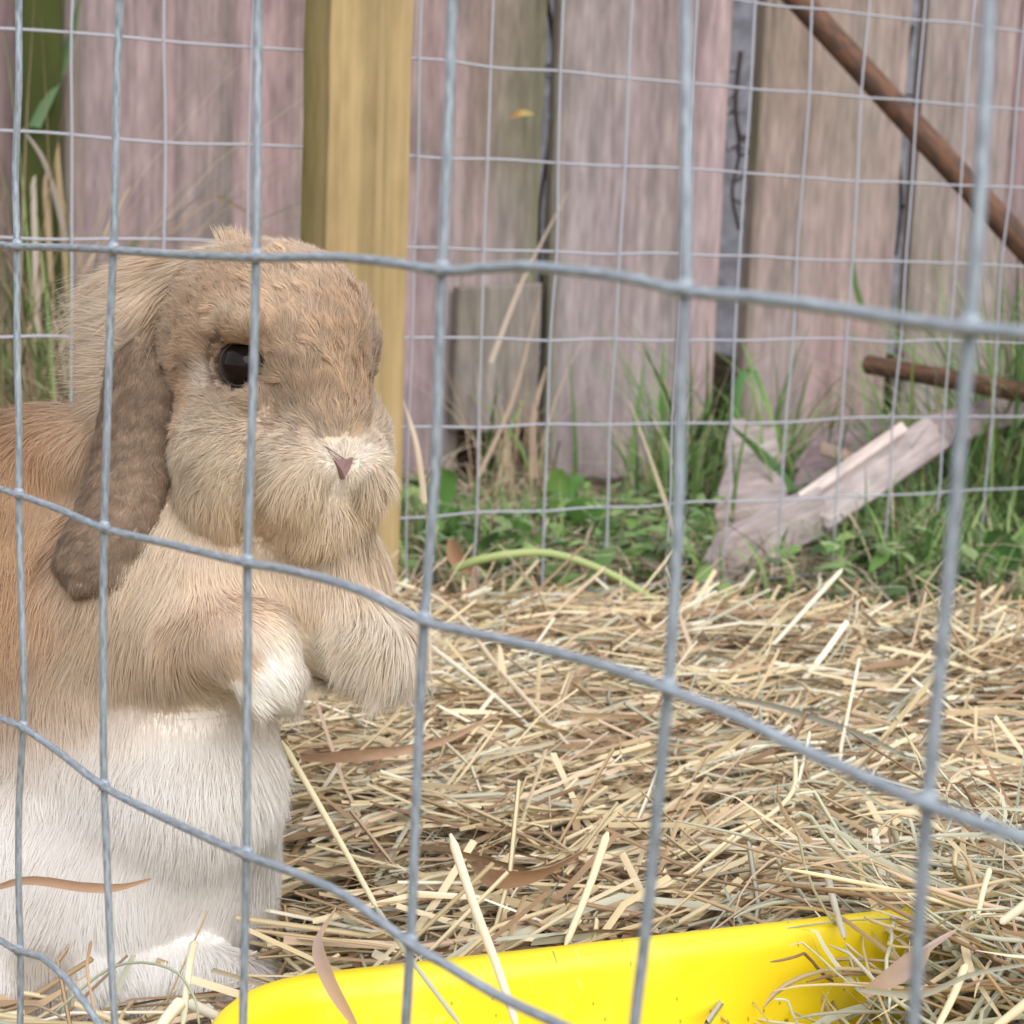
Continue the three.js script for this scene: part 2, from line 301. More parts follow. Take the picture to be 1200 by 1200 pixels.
// ---------------------------------------------------------------- rusty poles and broken planks by the fence
function rod(pts, r, mat, hollow) {
  const c = pts.length > 2 ? new THREE.CatmullRomCurve3(pts) : new THREE.LineCurve3(...pts), g = new THREE.TubeGeometry(c, 24, r, 14), L = c.getLength();
  const uv = g.attributes.uv; for (let i = 0; i < uv.count; i++) uv.setXY(i, uv.getY(i), uv.getX(i) * L * 3);
  if (!hollow) return g;
  const inner = new THREE.TubeGeometry(c, 24, r * 0.72, 14), ring = new THREE.RingGeometry(r * 0.72, r, 14);
  const t = c.getTangent(0).negate(); ring.applyQuaternion(new THREE.Quaternion().setFromUnitVectors(V(0, 0, 1), t)); ring.translate(pts[0].x, pts[0].y, pts[0].z);
  return mergeGeometries([g, inner, ring].map((q) => q.toNonIndexed()));
}
{
  const rust = std({ map: rustMap, bumpMap: rustMap, bumpScale: 0.0006, color: lin(0.8, 0.72, 0.7), roughness: 0.75, metalness: 0.1, side: THREE.DoubleSide });
  const a = W(1330, 430, 1.4), b = W(925, -12, 1.46), c = W(640, -330, 1.5);
  solo('metal_pole', rod([a, b, c], 0.0098, rust, true), rust, a.clone(), 'long brown rusty pole leaning diagonally across the upper right fence', 'pole');
  const d = W(1016, 427, 1.42), e = W(1290, 476, 1.3);
  solo('metal_pole', rod([d, e], 0.0072, rust.clone(), true), rust, d.clone(), 'short rusty tube with an open dark end, low above the broken plank', 'pole');
}
function slab(quad, th, mat, name, parent, opt = {}) {      // a plank from four corners (front face), extruded backwards
  const [p0, p1, p2, p3] = quad, X = p1.clone().sub(p0), Lx = X.length(), Y = p3.clone().sub(p0); X.normalize(); Y.addScaledVector(X, -Y.dot(X)); const Z = X.clone().cross(Y).normalize(); const Yn = Z.clone().cross(X);
  const to2 = (p) => { const q = p.clone().sub(p0); return [q.dot(X), q.dot(Yn)]; };
  const c = quad.map(to2), s = new THREE.Shape(); s.moveTo(...c[0]);
  for (let k = 0; k < 4; k++) { const A = c[k], B = c[(k + 1) % 4], j = opt.jag?.[k] || 0; for (let i = 1; i <= 8; i++) { const t = i / 8, w = i < 8 ? j * (noise(i * 1.7, k * 9, Lx * 70) - 0.5) : 0; s.lineTo(lerp(A[0], B[0], t) + w * (B[1] - A[1] > 0.01 || A[1] - B[1] > 0.01 ? 1 : 0.2), lerp(A[1], B[1], t) + w * 0.6); } }
  const g = new THREE.ExtrudeGeometry(s, { depth: th, bevelEnabled: true, bevelThickness: 0.001, bevelSize: 0.001, bevelSegments: 1 }); g.translate(0, 0, -th);
  const p = g.attributes.position, uv = new Float32Array(p.count * 2), n = g.attributes.normal; for (let i = 0; i < p.count; i++) { uv[i * 2] = (Math.abs(n.getZ(i)) > 0.5 ? p.getY(i) : p.getZ(i) + p.getY(i)) * 2 + 0.37; uv[i * 2 + 1] = p.getX(i) + Lx; }
  g.setAttribute('uv', new THREE.BufferAttribute(uv, 2));
  g.applyMatrix4(new THREE.Matrix4().makeBasis(X, Yn, Z).setPosition(p0)); return part(name, g, mat, parent);
}
{
  const grey = std({ map: woodMap, bumpMap: woodBump, bumpScale: 0.0025, color: lin(0.66, 0.68, 0.64), roughness: 0.95 }), dim = std({ map: woodMap, bumpMap: woodBump, bumpScale: 0.0025, color: lin(0.5, 0.46, 0.47), roughness: 0.95 }), pale = std({ map: woodMap, color: lin(1.0, 0.97, 0.88), roughness: 0.9 });
  const base = W(830, 690, 1.2);
  const plank = thing('broken_plank', base, 'grey weathered plank, cracked across and splintered, lying slanted before the fence at right', 'plank');
  slab([W(822, 694, 1.2), W(975, 622, 1.26), W(942, 572, 1.265), W(855, 628, 1.21)], 0.012, grey, 'plank_piece', plank, { jag: [0.002, 0.008, 0.002, 0.008] });
  slab([W(972, 619, 1.25), W(1112, 522, 1.33), W(1086, 490, 1.335), W(944, 580, 1.255)], 0.014, grey, 'plank_piece', plank, { jag: [0.001, 0.006, 0.002, 0.006] });
  slab([W(944, 586, 1.247), W(1020, 534, 1.292), W(1062, 512, 1.312), W(1062, 504, 1.312)], 0.006, pale, 'splinter', plank, { jag: [0.003, 0, 0.003, 0] });
  slab([W(1106, 524, 1.345), W(1250, 474, 1.41), W(1245, 446, 1.415), W(1090, 488, 1.35)], 0.014, dim, 'plank_piece', plank, { jag: [0.001, 0.01, 0.001, 0.004] });
  const b2 = W(870, 640, 1.36);
  const frag = thing('plank_offcut', b2, 'flat lilac grey plank offcut leaning behind the cracked end of the broken plank', 'plank');
  slab([W(832, 660, 1.34), W(936, 640, 1.36), W(905, 510, 1.46), W(858, 490, 1.46)], 0.012, grey.clone(), 'offcut_board', frag, { jag: [0.004, 0.006, 0.012, 0.008] });
  const b3 = W(1000, 560, 1.45);
  const f2 = thing('plank_offcut', b3, 'dim grey board lying behind the splintered middle of the broken plank', 'plank');
  slab([W(930, 570, 1.43), W(1062, 540, 1.46), W(1050, 468, 1.5), W(955, 512, 1.48)], 0.012, dim.clone(), 'offcut_board', f2, { jag: [0.004, 0.006, 0.012, 0.008] });
  slab([W(962, 532, 1.425), W(1008, 545, 1.425), W(1010, 536, 1.425), W(965, 519, 1.425)], 0.005, std({ map: woodMap, color: lin(1.1, 0.95, 0.75), roughness: 0.9 }), 'splinter', f2);
}

// ---------------------------------------------------------------- rabbit
const D0 = 0.56, Q = D0 / F;                               // metres per photograph pixel at the rabbit
const R0 = W(600, 600, D0);
const RP = (px, py, dz = 0) => W(px, py, D0 - dz * Q);     // dz: towards the camera stand, in the same units
const local = (p) => { const q = p.clone().sub(R0); return [600 + q.dot(RIGHT) / Q, 600 - q.dot(UP) / Q, q.dot(TOWARD) / Q]; };
const HF = RIGHT.clone().multiplyScalar(0.58).addScaledVector(TOWARD, 0.815).normalize(), HN = RIGHT.clone().multiplyScalar(-0.815).addScaledVector(TOWARD, 0.58).normalize(), HU = UP.clone();
const HC = RP(318, 440, 0);
const head = (a, b, c) => HC.clone().addScaledVector(HF, a * Q).addScaledVector(HN, b * Q).addScaledVector(HU, c * Q);
const headOf = (p) => { const q = p.clone().sub(HC); return [q.dot(HF) / Q, q.dot(HN) / Q, q.dot(HU) / Q]; };
const EYES = [head(78, 75, 4), head(24, -80, 10)], EYER = 27 * Q;
const blobs = [];
const ell = (c, r, ax, k = 26) => { const [X, Y, Z] = ax; blobs.push({ x: c.x, y: c.y, z: c.z, m: [X.x, X.y, X.z, Y.x, Y.y, Y.z, Z.x, Z.y, Z.z], r: r.map((v) => v * Q), k: k * Q }); };
const CAM = [RIGHT, UP, TOWARD], HD = [HF, HN, HU];
const cap = (a, b, ra, rb, k = 24) => blobs.push({ a, d: b.clone().sub(a), l2: a.distanceToSquared(b), ra: ra * Q, rb: rb * Q, k: k * Q });
// body
ell(RP(100, 1000, -70), [232, 225, 165], CAM); ell(RP(115, 830, -70), [212, 200, 150], CAM, 60); ell(RP(-30, 720, -130), [225, 250, 170], CAM, 60); ell(RP(-160, 940, -140), [260, 300, 180], CAM, 60);
ell(RP(240, 690, -30), [165, 150, 125], CAM, 50); ell(RP(372, 665, -30), [78, 90, 75], CAM, 40); ell(RP(172, 440, -85), [62, 100, 85], CAM, 50); ell(RP(185, 375, -100), [72, 68, 70], CAM, 50); ell(RP(105, 755, -28), [125, 95, 100], CAM, 90); ell(RP(95, 530, -110), [60, 52, 70], CAM, 60); ell(RP(210, 920, 20), [110, 90, 90], CAM, 60); ell(RP(20, 1050, 25), [170, 110, 90], CAM, 60);
ell(RP(-30, 1080, -40), [250, 130, 150], CAM, 50);
// hind feet
ell(RP(205, 1150, 50), [105, 46, 52], CAM, 30); ell(RP(245, 1150, -70), [80, 40, 50], CAM, 30); ell(RP(20, 1150, 90), [150, 44, 50], CAM, 30);
for (let k = 0; k < 4; k++) ell(RP(292 + k * 4, 1160, 20 + k * 22), [20, 16, 11], CAM, 8);
// fore legs and paws
cap(RP(178, 695, 15), RP(238, 745, 80), 66, 54, 70); cap(RP(235, 740, 95), RP(294, 756, 138), 54, 48, 14); cap(RP(294, 756, 138), RP(318, 794, 154), 46, 38, 14);
for (let k = 0; k < 4; k++) cap(RP(292 + k * 14, 802 + k * 2, 170 - k * 16), RP(298 + k * 14, 822 + k * 1, 178 - k * 17), 18, 13, 6);
cap(RP(330, 690, 0), RP(400, 740, 25), 62, 56, 40); cap(RP(400, 735, 25), RP(446, 757, 45), 50, 42, 20);
for (let k = 0; k < 4; k++) cap(RP(434 + k * 13, 770 + k * 1, 64 - k * 16), RP(442 + k * 13, 790 - k * 2, 70 - k * 17), 17, 13, 7);
// head
ell(head(0, 0, 35), [130, 116, 116], HD, 40); ell(head(-100, 0, 40), [125, 112, 108], HD, 50); ell(head(82, 0, 15), [82, 66, 80], HD, 30); ell(head(122, 0, -45), [58, 50, 55], HD, 26);
for (const s of [1, -1]) { ell(head(120, 33 * s, -108), [50, 46, 47], HD, 14); ell(head(28, 66 * s, -92), [84, 60, 92], HD, 24); if (s > 0) { ell(head(76, 84, 40), [50, 25, 18], HD, 12); ell(head(76, 76, -38), [42, 18, 18], HD, 14); } }
ell(head(100, 0, -158), [50, 46, 34], HD, 18); ell(head(50, 0, -130), [80, 72, 60], HD, 30); ell(head(158, 0, -96), [16, 18, 16], HD, 10);
function sdf(x, y, z) {
  let d = 1;
  for (const b of blobs) {
    let e;
    if (b.r) {
      const u = x - b.x, v = y - b.y, w = z - b.z, m = b.m, r = b.r;
      const p = (u * m[0] + v * m[1] + w * m[2]) / r[0], q = (u * m[3] + v * m[4] + w * m[5]) / r[1], s = (u * m[6] + v * m[7] + w * m[8]) / r[2];
      const k0 = Math.sqrt(p * p + q * q + s * s), k1 = Math.sqrt((p / r[0]) ** 2 + (q / r[1]) ** 2 + (s / r[2]) ** 2); e = k1 < 1e-9 ? -Math.min(...r) : k0 * (k0 - 1) / k1;
    } else {
      const u = x - b.a.x, v = y - b.a.y, w = z - b.a.z, h = clamp((u * b.d.x + v * b.d.y + w * b.d.z) / b.l2, 0, 1);
      e = Math.hypot(u - b.d.x * h, v - b.d.y * h, w - b.d.z * h) - lerp(b.ra, b.rb, h);
    }
    const h = Math.max(b.k - Math.abs(d - e), 0) / b.k; d = Math.min(d, e) - h * h * b.k * 0.25;
  }
  for (const c of EYES) { const e = EYER * 1.04 - Math.hypot(x - c.x, y - c.y, z - c.z), k = 0.0012, h = Math.max(k - Math.abs(d - e), 0) / k; d = Math.max(d, e) + h * h * k * 0.25; }
  return Math.max(d, -y + 0.001);
}
function surfaceNet(f, lo, hi, cell) {
  const n = [0, 1, 2].map((k) => Math.ceil((hi.getComponent(k) - lo.getComponent(k)) / cell) + 1), [nx, ny, nz] = n, field = new Float32Array(nx * ny * nz), id = (i, j, k) => (k * ny + j) * nx + i;
  // coarse pass first: blocks far from the surface are skipped
  const B = 4, far = cell * B * 1.8;
  field.fill(1);
  for (let k = 0; k < nz; k += B) for (let j = 0; j < ny; j += B) for (let i = 0; i < nx; i += B) {
    const e = f(lo.x + (i + B / 2) * cell, lo.y + (j + B / 2) * cell, lo.z + (k + B / 2) * cell), skip = Math.abs(e) > far;
    for (let c = k; c < Math.min(nz, k + B); c++) for (let b = j; b < Math.min(ny, j + B); b++) for (let a = i; a < Math.min(nx, i + B); a++) field[id(a, b, c)] = skip ? e : f(lo.x + a * cell, lo.y + b * cell, lo.z + c * cell);
  }
  const P = [], I = [], at = new Int32Array(nx * ny * nz).fill(-1);
  for (let k = 0; k < nz - 1; k++) for (let j = 0; j < ny - 1; j++) for (let i = 0; i < nx - 1; i++) {
    let c = 0, sx = 0, sy = 0, sz = 0; const v = [];
    for (let q = 0; q < 8; q++) v.push(field[id(i + (q & 1), j + ((q >> 1) & 1), k + (q >> 2))]);
    for (let q = 0; q < 8; q++) for (const bit of [1, 2, 4]) if (!(q & bit)) { const a = v[q], b = v[q | bit]; if ((a < 0) !== (b < 0)) { const t = a / (a - b); sx += (q & 1) + (bit === 1 ? t : 0); sy += ((q >> 1) & 1) + (bit === 2 ? t : 0); sz += (q >> 2) + (bit === 4 ? t : 0); c++; } }
    if (c) { at[id(i, j, k)] = P.length / 3; P.push(lo.x + (i + sx / c) * cell, lo.y + (j + sy / c) * cell, lo.z + (k + sz / c) * cell); }
  }
  const quad = (a, b, c, d, flip) => { if (a < 0 || b < 0 || c < 0 || d < 0) return; flip ? I.push(a, c, b, a, d, c) : I.push(a, b, c, a, c, d); };
  for (let k = 1; k < nz - 1; k++) for (let j = 1; j < ny - 1; j++) for (let i = 1; i < nx - 1; i++) {
    const v = field[id(i, j, k)] < 0;
    if (v !== (field[id(i + 1, j, k)] < 0)) quad(at[id(i, j - 1, k - 1)], at[id(i, j, k - 1)], at[id(i, j, k)], at[id(i, j - 1, k)], !v);
    if (v !== (field[id(i, j + 1, k)] < 0)) quad(at[id(i - 1, j, k - 1)], at[id(i - 1, j, k)], at[id(i, j, k)], at[id(i, j, k - 1)], !v);
    if (v !== (field[id(i, j, k + 1)] < 0)) quad(at[id(i - 1, j - 1, k)], at[id(i, j - 1, k)], at[id(i, j, k)], at[id(i - 1, j, k)], !v);
  }
  const g = new THREE.BufferGeometry(), N = new Float32Array(P.length), h = cell * 0.7;
  for (let i = 0; i < P.length; i += 3) {
    const x = P[i], y = P[i + 1], z = P[i + 2]; let a = f(x + h, y, z) - f(x - h, y, z), b = f(x, y + h, z) - f(x, y - h, z), c = f(x, y, z + h) - f(x, y, z - h); const l = Math.hypot(a, b, c) || 1;
    N[i] = a / l; N[i + 1] = b / l; N[i + 2] = c / l;
  }
  g.setAttribute('position', new THREE.BufferAttribute(new Float32Array(P), 3)); g.setAttribute('normal', new THREE.BufferAttribute(N, 3)); g.setIndex(I); return g;
}
const mix3 = (a, b, t) => [lerp(a[0], b[0], t), lerp(a[1], b[1], t), lerp(a[2], b[2], t)];
const GINGER = [0.6, 0.44, 0.3], CREAM = [0.83, 0.715, 0.57], WHITE = [0.94, 0.91, 0.88], TAN = [0.35, 0.235, 0.14], ORANGE = [0.6, 0.41, 0.255], GREYEAR = [0.29, 0.212, 0.152], PALE = [0.76, 0.65, 0.53];
function furColour(p) {
  const [lx, ly, lz] = local(p), [a, b, c] = headOf(p), nb = fbm(p.x * 45, p.y * 45, p.z * 45, 3) - 0.5, wob = 60 * nb;
  // body: orange back, cream chest, white belly
  let col = mix3(ORANGE, CREAM, sstep(20, 190, lx + wob + Math.max(0, ly - 640) * 0.25));
  col = mix3(col, [0.62, 0.45, 0.29], 0.45 * sstep(640, 780, ly) * sstep(330, 120, lx + wob));
  const bellyEdge = 795 + 0.16 * Math.max(0, 160 - lx) + wob;
  col = mix3(col, WHITE, sstep(bellyEdge - 100, bellyEdge + 130, ly));
  // fore legs: tan above, white towards the paws
  const paw = Math.max(sstep(95, 25, Math.hypot(lx - 334, ly - 782, (lz - 150) * 0.6)), sstep(115, 40, Math.hypot(lx - 440, ly - 768, (lz - 50) * 0.6)));
  const arm = 0.7 * sstep(85, 45, Math.hypot(lx - 285, ly - 735, (lz - 125) * 0.7));
  col = mix3(col, [0.74, 0.58, 0.44], arm * 0.7); col = mix3(col, [0.96, 0.92, 0.87], paw * 0.9 * sstep(0.2, 0.5, 0.6 + nb * 1.4 - 0.5 * sstep(40, 15, Math.hypot(lx - 300, ly - 755))));
  col = mix3(col, [0.5, 0.43, 0.34], 0.7 * sstep(34, 12, Math.hypot((lx - 82) * 0.7, ly - 1082) + wob * 0.5));
  // pale ruff behind the head
  col = mix3(col, PALE, sstep(115, 40, Math.hypot(lx - 85, (ly - 370) * 0.9)) );
  // head
  const hm = sstep(1.12, 0.98, Math.hypot((a - 20) / 165, b / 135, (c + 15) / (c < -15 ? 182 : 165))) * sstep(-150, -70, a);
  if (hm > 0) {
    const be0 = Math.abs(b); let h = mix3(GINGER, [0.68, 0.53, 0.385], sstep(0.4, 0.75, 0.5 + nb * 1.6));
    h = mix3(h, CREAM, sstep(5, -80, c + wob * 0.9 - 0.25 * (a - 40)) * sstep(165, 90, a));
    h = mix3(h, TAN, 0.45 * sstep(75, 20, Math.hypot((a - 105) * 0.8, (c + 20)) + wob * 0.5));
    h = mix3(h, [0.8, 0.7, 0.58], sstep(105, 150, a + wob * 0.5 + 0.1 * be0) * sstep(-30, -115, c + wob * 0.8)); h = mix3(h, WHITE, 0.75 * sstep(46, 14, Math.hypot(a - 162, (b + 10) * 0.7, c + 118)));
    h = mix3(h, [0.42, 0.3, 0.2], 0.5 * (noise(p.x * 420, p.y * 420, p.z * 420) > 0.8 ? 1 : 0) * sstep(60, 30, Math.hypot(a - 135, be0 - 38, c + 95)));
    h = mix3(h, CREAM, 0.5 * sstep(-135, -160, c));
    const be = Math.abs(b);
    h = mix3(h, [0.72, 0.46, 0.27], 0.6 * sstep(42, 15, Math.hypot(a - 5, c + 45)) * sstep(50, 70, be));
    const eye = Math.hypot(a - 20, c - 2);
    h = mix3(h, [0.8, 0.71, 0.6], 0.8 * sstep(24, 8, Math.hypot(a - 47, c + 10)) * sstep(50, 70, be));
    h = mix3(h, [0.2, 0.12, 0.08], 0.8 * sstep(33, 26, Math.hypot(a - 78, c - 4)) * sstep(50, 70, be));
    h = mix3(h, [0.62, 0.5, 0.38], 0.5 * sstep(80, 40, Math.hypot(a + 60, c - 30)) * sstep(40, 80, be));
    col = mix3(col, h, hm);
  }
  return col;
}
const rabbitBase = RP(120, 1185, 0).setY(0.001);
const rabbit = thing('rabbit', rabbitBase, 'ginger and white lop eared rabbit standing upright on its hind legs in the hay', 'rabbit');
const furMat = new THREE.MeshPhysicalMaterial({ vertexColors: true, roughness: 0.75, specularIntensity: 0.3, side: THREE.DoubleSide, transmission: 0.5, thickness: 0 });
const skinMat = std({ vertexColors: true, roughness: 1 });
const bodyGeo = surfaceNet(sdf, RP(-440, 1270, -360).min(V(-1, 0, -1)).setX(RP(-440, 700, -300).x).setY(-0.004).setZ(-0.72), V(RP(540, 700, 0).x, RP(300, 230, 0).y, -0.44), 0.0024);
{
  const p = bodyGeo.attributes.position, c = new Float32Array(p.count * 3), v = V();
  for (let i = 0; i < p.count; i++) { v.fromBufferAttribute(p, i); const q = furColour(v); c[i * 3] = q[0] * 0.92; c[i * 3 + 1] = q[1] * 0.9; c[i * 3 + 2] = q[2] * 0.88; }
  bodyGeo.setAttribute('color', new THREE.BufferAttribute(c, 3));
}
const furBody = bodyGeo.clone();
part('body', bodyGeo, skinMat, rabbit);
// ears: flattened, hanging beside the cheeks
function earGeo(line, push) {
  const c = new THREE.CatmullRomCurve3(line.map((l, li) => { const p = RP(l[0], l[1], l[2]); if (push) for (let k = 0; k < 60 && sdf(p.x, p.y, p.z) < [-0.001, 0.003, 0.0062][Math.min(2, li)]; k++) p.addScaledVector(TOWARD, 0.001); return p; }), false, 'centripetal');
  const n = 34, m = 28, P = [], I = [], T = V(), S = V(), N = V();
  for (let k = 0; k <= n; k++) {
    const t = k / n, p = c.getPoint(t); c.getTangent(t, T); N.copy(TOWARD).addScaledVector(HN, 0.35); N.addScaledVector(T, -N.dot(T)).normalize(); S.crossVectors(T, N).normalize();
    const f = t * (line.length - 1), i = Math.min(line.length - 2, Math.floor(f)), hw = lerp(line[i][3], line[i + 1][3], f - i) * Math.sqrt(clamp(Math.min((t + 0.006) / 0.09, (1.004 - t) / 0.13), 0, 1)) * Q, th = 0.0034 * Math.sqrt(clamp(Math.min((t + 0.02) / 0.08, (1.01 - t) / 0.08), 0.02, 1));
    for (let j = 0; j < m; j++) { const a = j / m * Math.PI * 2, x = Math.cos(a), y = Math.sin(a), d = hw * x, e = th * Math.sign(y) * Math.sqrt(Math.abs(y)) - 0.005 * x * x + 0.0003 * (noise(t * 14, x * 2 + 5, 2) - 0.5) + 0.0006 * Math.sin(t * 40) * sstep(0.8, 0.95, t); P.push(p.x + S.x * d + N.x * e, p.y + S.y * d + N.y * e, p.z + S.z * d + N.z * e); }
    if (k) for (let j = 0; j < m; j++) { const b = (k - 1) * m, j1 = (j + 1) % m; I.push(b + j, b + m + j, b + j1, b + j1, b + m + j, b + m + j1); }
  }
  const g = new THREE.BufferGeometry(); g.setAttribute('position', new THREE.BufferAttribute(new Float32Array(P), 3)); g.setIndex(I); g.computeVertexNormals();
  const col = new Float32Array(P.length); for (let i = 0; i < P.length; i += 3) { const k = i / 3 / m / n, q = mix3(GREYEAR, [0.28, 0.2, 0.15], sstep(0.7, 0.95, k)); col.set(q, i); }
  g.setAttribute('color', new THREE.BufferAttribute(col, 3)); return g;
}
const earLine = [[162, 396, 15, 45], [160, 450, 22, 49], [153, 510, 30, 52], [142, 570, 40, 53], [128, 625, 50, 51], [114, 664, 58, 47], [104, 694, 62, 40]];
const earG = earGeo(earLine, true), earFurSrc = earG.clone();
const nearEar = part('ear', earG, skinMat, rabbit);
nearEar.userData.label = 'grey brown near ear hanging down over the neck';
part('ear', earGeo([[350, 430, -170, 30], [352, 500, -178, 40], [350, 570, -180, 42], [346, 630, -176, 36], [342, 660, -170, 26]], false), skinMat, rabbit);
// eyes and nose
const eyeMat = new THREE.MeshPhysicalMaterial({ color: lin(0.012, 0.007, 0.006), roughness: 0.05, specularIntensity: 0.28 });
{ // dark lid rim round the near eye
  const o = HN.clone().multiplyScalar(0.8).addScaledVector(HF, 0.6).normalize(), g = new THREE.TorusGeometry(EYER * 0.88, 0.0007, 10, 40), c = EYES[0].clone().addScaledVector(o, EYER * 0.42);
  g.applyQuaternion(new THREE.Quaternion().setFromUnitVectors(V(0, 0, 1), o)); g.translate(c.x, c.y, c.z); part('eyelid', g, std({ color: lin(0.03, 0.02, 0.016), roughness: 0.6 }), rabbit);
}
for (const c of EYES) { const g = new THREE.SphereGeometry(EYER, 32, 24); g.translate(c.x, c.y, c.z); part('eye', g, eyeMat, rabbit); }
{
  const s = new THREE.Shape(); s.moveTo(-24, 19); s.quadraticCurveTo(-15, 3, -4, -9); s.lineTo(0, -18); s.lineTo(4, -10); s.quadraticCurveTo(8, -4, 11, 6); s.quadraticCurveTo(7, 6, 0, 3); s.quadraticCurveTo(-14, 11, -24, 19);
  const g = new THREE.ExtrudeGeometry(s, { depth: 5, bevelEnabled: true, bevelThickness: 3, bevelSize: 1.4, bevelSegments: 4, curveSegments: 8 });
  const p = g.attributes.position; for (let i = 0; i < p.count; i++) p.setZ(i, p.getZ(i) - 0.011 * p.getX(i) ** 2 + 0.1 * p.getY(i));
  g.computeVertexNormals(); g.scale(Q * 0.92, Q * 0.92, Q);
  g.applyMatrix4(new THREE.Matrix4().makeBasis(HN.clone().negate(), HU, HF).setPosition(head(164, 0, -106)));
  part('nose', g, std({ color: lin(0.23, 0.135, 0.13), roughness: 0.55 }), rabbit);
}
// fur: tapered hairs that follow the lie of the coat
function fur(geo, count, weight, style, name) {
  const p = geo.attributes.position, nn = geo.attributes.normal, ix = geo.index, tris = ix.count / 3, cum = new Float64Array(tris), A = V(), B = V(), C = V(), pt = V(), nm = V(), fl = V(), side = V(), tmp = V();
  let sum = 0;
  for (let t = 0; t < tris; t++) {
    A.fromBufferAttribute(p, ix.getX(t * 3)); B.fromBufferAttribute(p, ix.getX(t * 3 + 1)); C.fromBufferAttribute(p, ix.getX(t * 3 + 2));
    pt.copy(A).add(B).add(C).multiplyScalar(1 / 3); const area = B.sub(A).cross(C.sub(A)).length() * 0.5; nm.fromBufferAttribute(nn, ix.getX(t * 3)); sum += area * weight(pt, nm); cum[t] = sum;
  }
  const pos = new Float32Array(count * 15), nor = new Float32Array(count * 15), col = new Float32Array(count * 15), idx = new Uint32Array(count * 9); let h = 0;
  for (let q = 0; q < count; q++) {
    const r = rnd() * sum; let lo = 0, hi = tris - 1; while (lo < hi) { const mid = (lo + hi) >> 1; cum[mid] < r ? lo = mid + 1 : hi = mid; }
    let u = rnd(), v = rnd(); if (u + v > 1) { u = 1 - u; v = 1 - v; } const w = 1 - u - v, i0 = ix.getX(lo * 3), i1 = ix.getX(lo * 3 + 1), i2 = ix.getX(lo * 3 + 2);
    pt.set(0, 0, 0).addScaledVector(A.fromBufferAttribute(p, i0), w).addScaledVector(A.fromBufferAttribute(p, i1), u).addScaledVector(A.fromBufferAttribute(p, i2), v);
    nm.set(0, 0, 0).addScaledVector(A.fromBufferAttribute(nn, i0), w).addScaledVector(A.fromBufferAttribute(nn, i1), u).addScaledVector(A.fromBufferAttribute(nn, i2), v).normalize();
    const s = style(pt, nm, fl); if (!s) continue;                      // {len, wid, lift, wave, scale, col}
    fl.addScaledVector(nm, -fl.dot(nm)).normalize();
    const n1 = noise(pt.x / s.scale, pt.y / s.scale, pt.z / s.scale) - 0.5, n2 = noise(pt.x / s.scale + 40, pt.y / s.scale, pt.z / s.scale) - 0.5;
    side.crossVectors(nm, fl).normalize(); fl.addScaledVector(side, 2 * s.wave * n1 + s.rand * gauss()).normalize(); side.crossVectors(nm, fl).normalize();
    const len = s.len * rr(0.65, 1.25), lift = clamp(s.lift + 1.1 * s.wave * n2 + 0.15 * gauss(), 0.04, 1.3), bendv = s.curl * gauss() * 0.5 + 2 * s.wave * n2 * s.curl, tw = rr(-0.7, 0.7);
    tmp.copy(side).multiplyScalar(Math.cos(tw)).addScaledVector(nm, Math.sin(tw) * 0.6);
    const shade = (1 + s.tone * rr(-1, 0.8)) * (1 + 2.2 * s.tone * n1), base = h * 5;
    for (let k = 0; k < 3; k++) {
      const t = k / 2, along = len * t, up = len * lift * (t - 0.45 * t * t) - 0.00015, sd = bendv * len * t * t, hw = s.wid * 0.5 * (k === 0 ? 0.9 : k === 1 ? 0.9 : 0);
      const x = pt.x + fl.x * along * Math.sqrt(1 - 0.5 * lift * lift * 0.5) + nm.x * up + side.x * sd, y = pt.y + fl.y * along + nm.y * up + side.y * sd, z = pt.z + fl.z * along + nm.z * up + side.z * sd;
      for (const e of k < 2 ? [-1, 1] : [0]) {
        const o = (base + k * 2 + (e > 0 ? 1 : 0)) * 3; pos[o] = x + tmp.x * hw * e; pos[o + 1] = y + tmp.y * hw * e; pos[o + 2] = z + tmp.z * hw * e;
        const nx = nm.x + tmp.x * e * 0.2 + fl.x * 0.1, ny = nm.y + tmp.y * e * 0.2 + fl.y * 0.1, nz = nm.z + tmp.z * e * 0.2 + fl.z * 0.1, l = Math.hypot(nx, ny, nz); nor[o] = nx / l; nor[o + 1] = ny / l; nor[o + 2] = nz / l;
        col[o] = Math.min(0.93, s.col[0] * shade); col[o + 1] = Math.min(0.92, s.col[1] * shade); col[o + 2] = Math.min(0.9, s.col[2] * shade);
      }
    }
    idx.set([base, base + 2, base + 1, base + 1, base + 2, base + 3, base + 2, base + 4, base + 3], h * 9); h++;
  }
  const g = new THREE.BufferGeometry();
  g.setAttribute('position', new THREE.BufferAttribute(pos.slice(0, h * 15), 3)); g.setAttribute('normal', new THREE.BufferAttribute(nor.slice(0, h * 15), 3)); g.setAttribute('color', new THREE.BufferAttribute(col.slice(0, h * 15), 3)); g.setIndex(new THREE.BufferAttribute(idx.slice(0, h * 9), 1));
  return tag(part(name, g, furMat, rabbit), null, null, null, 'stuff');
}
const NOSE = head(172, 0, -112);
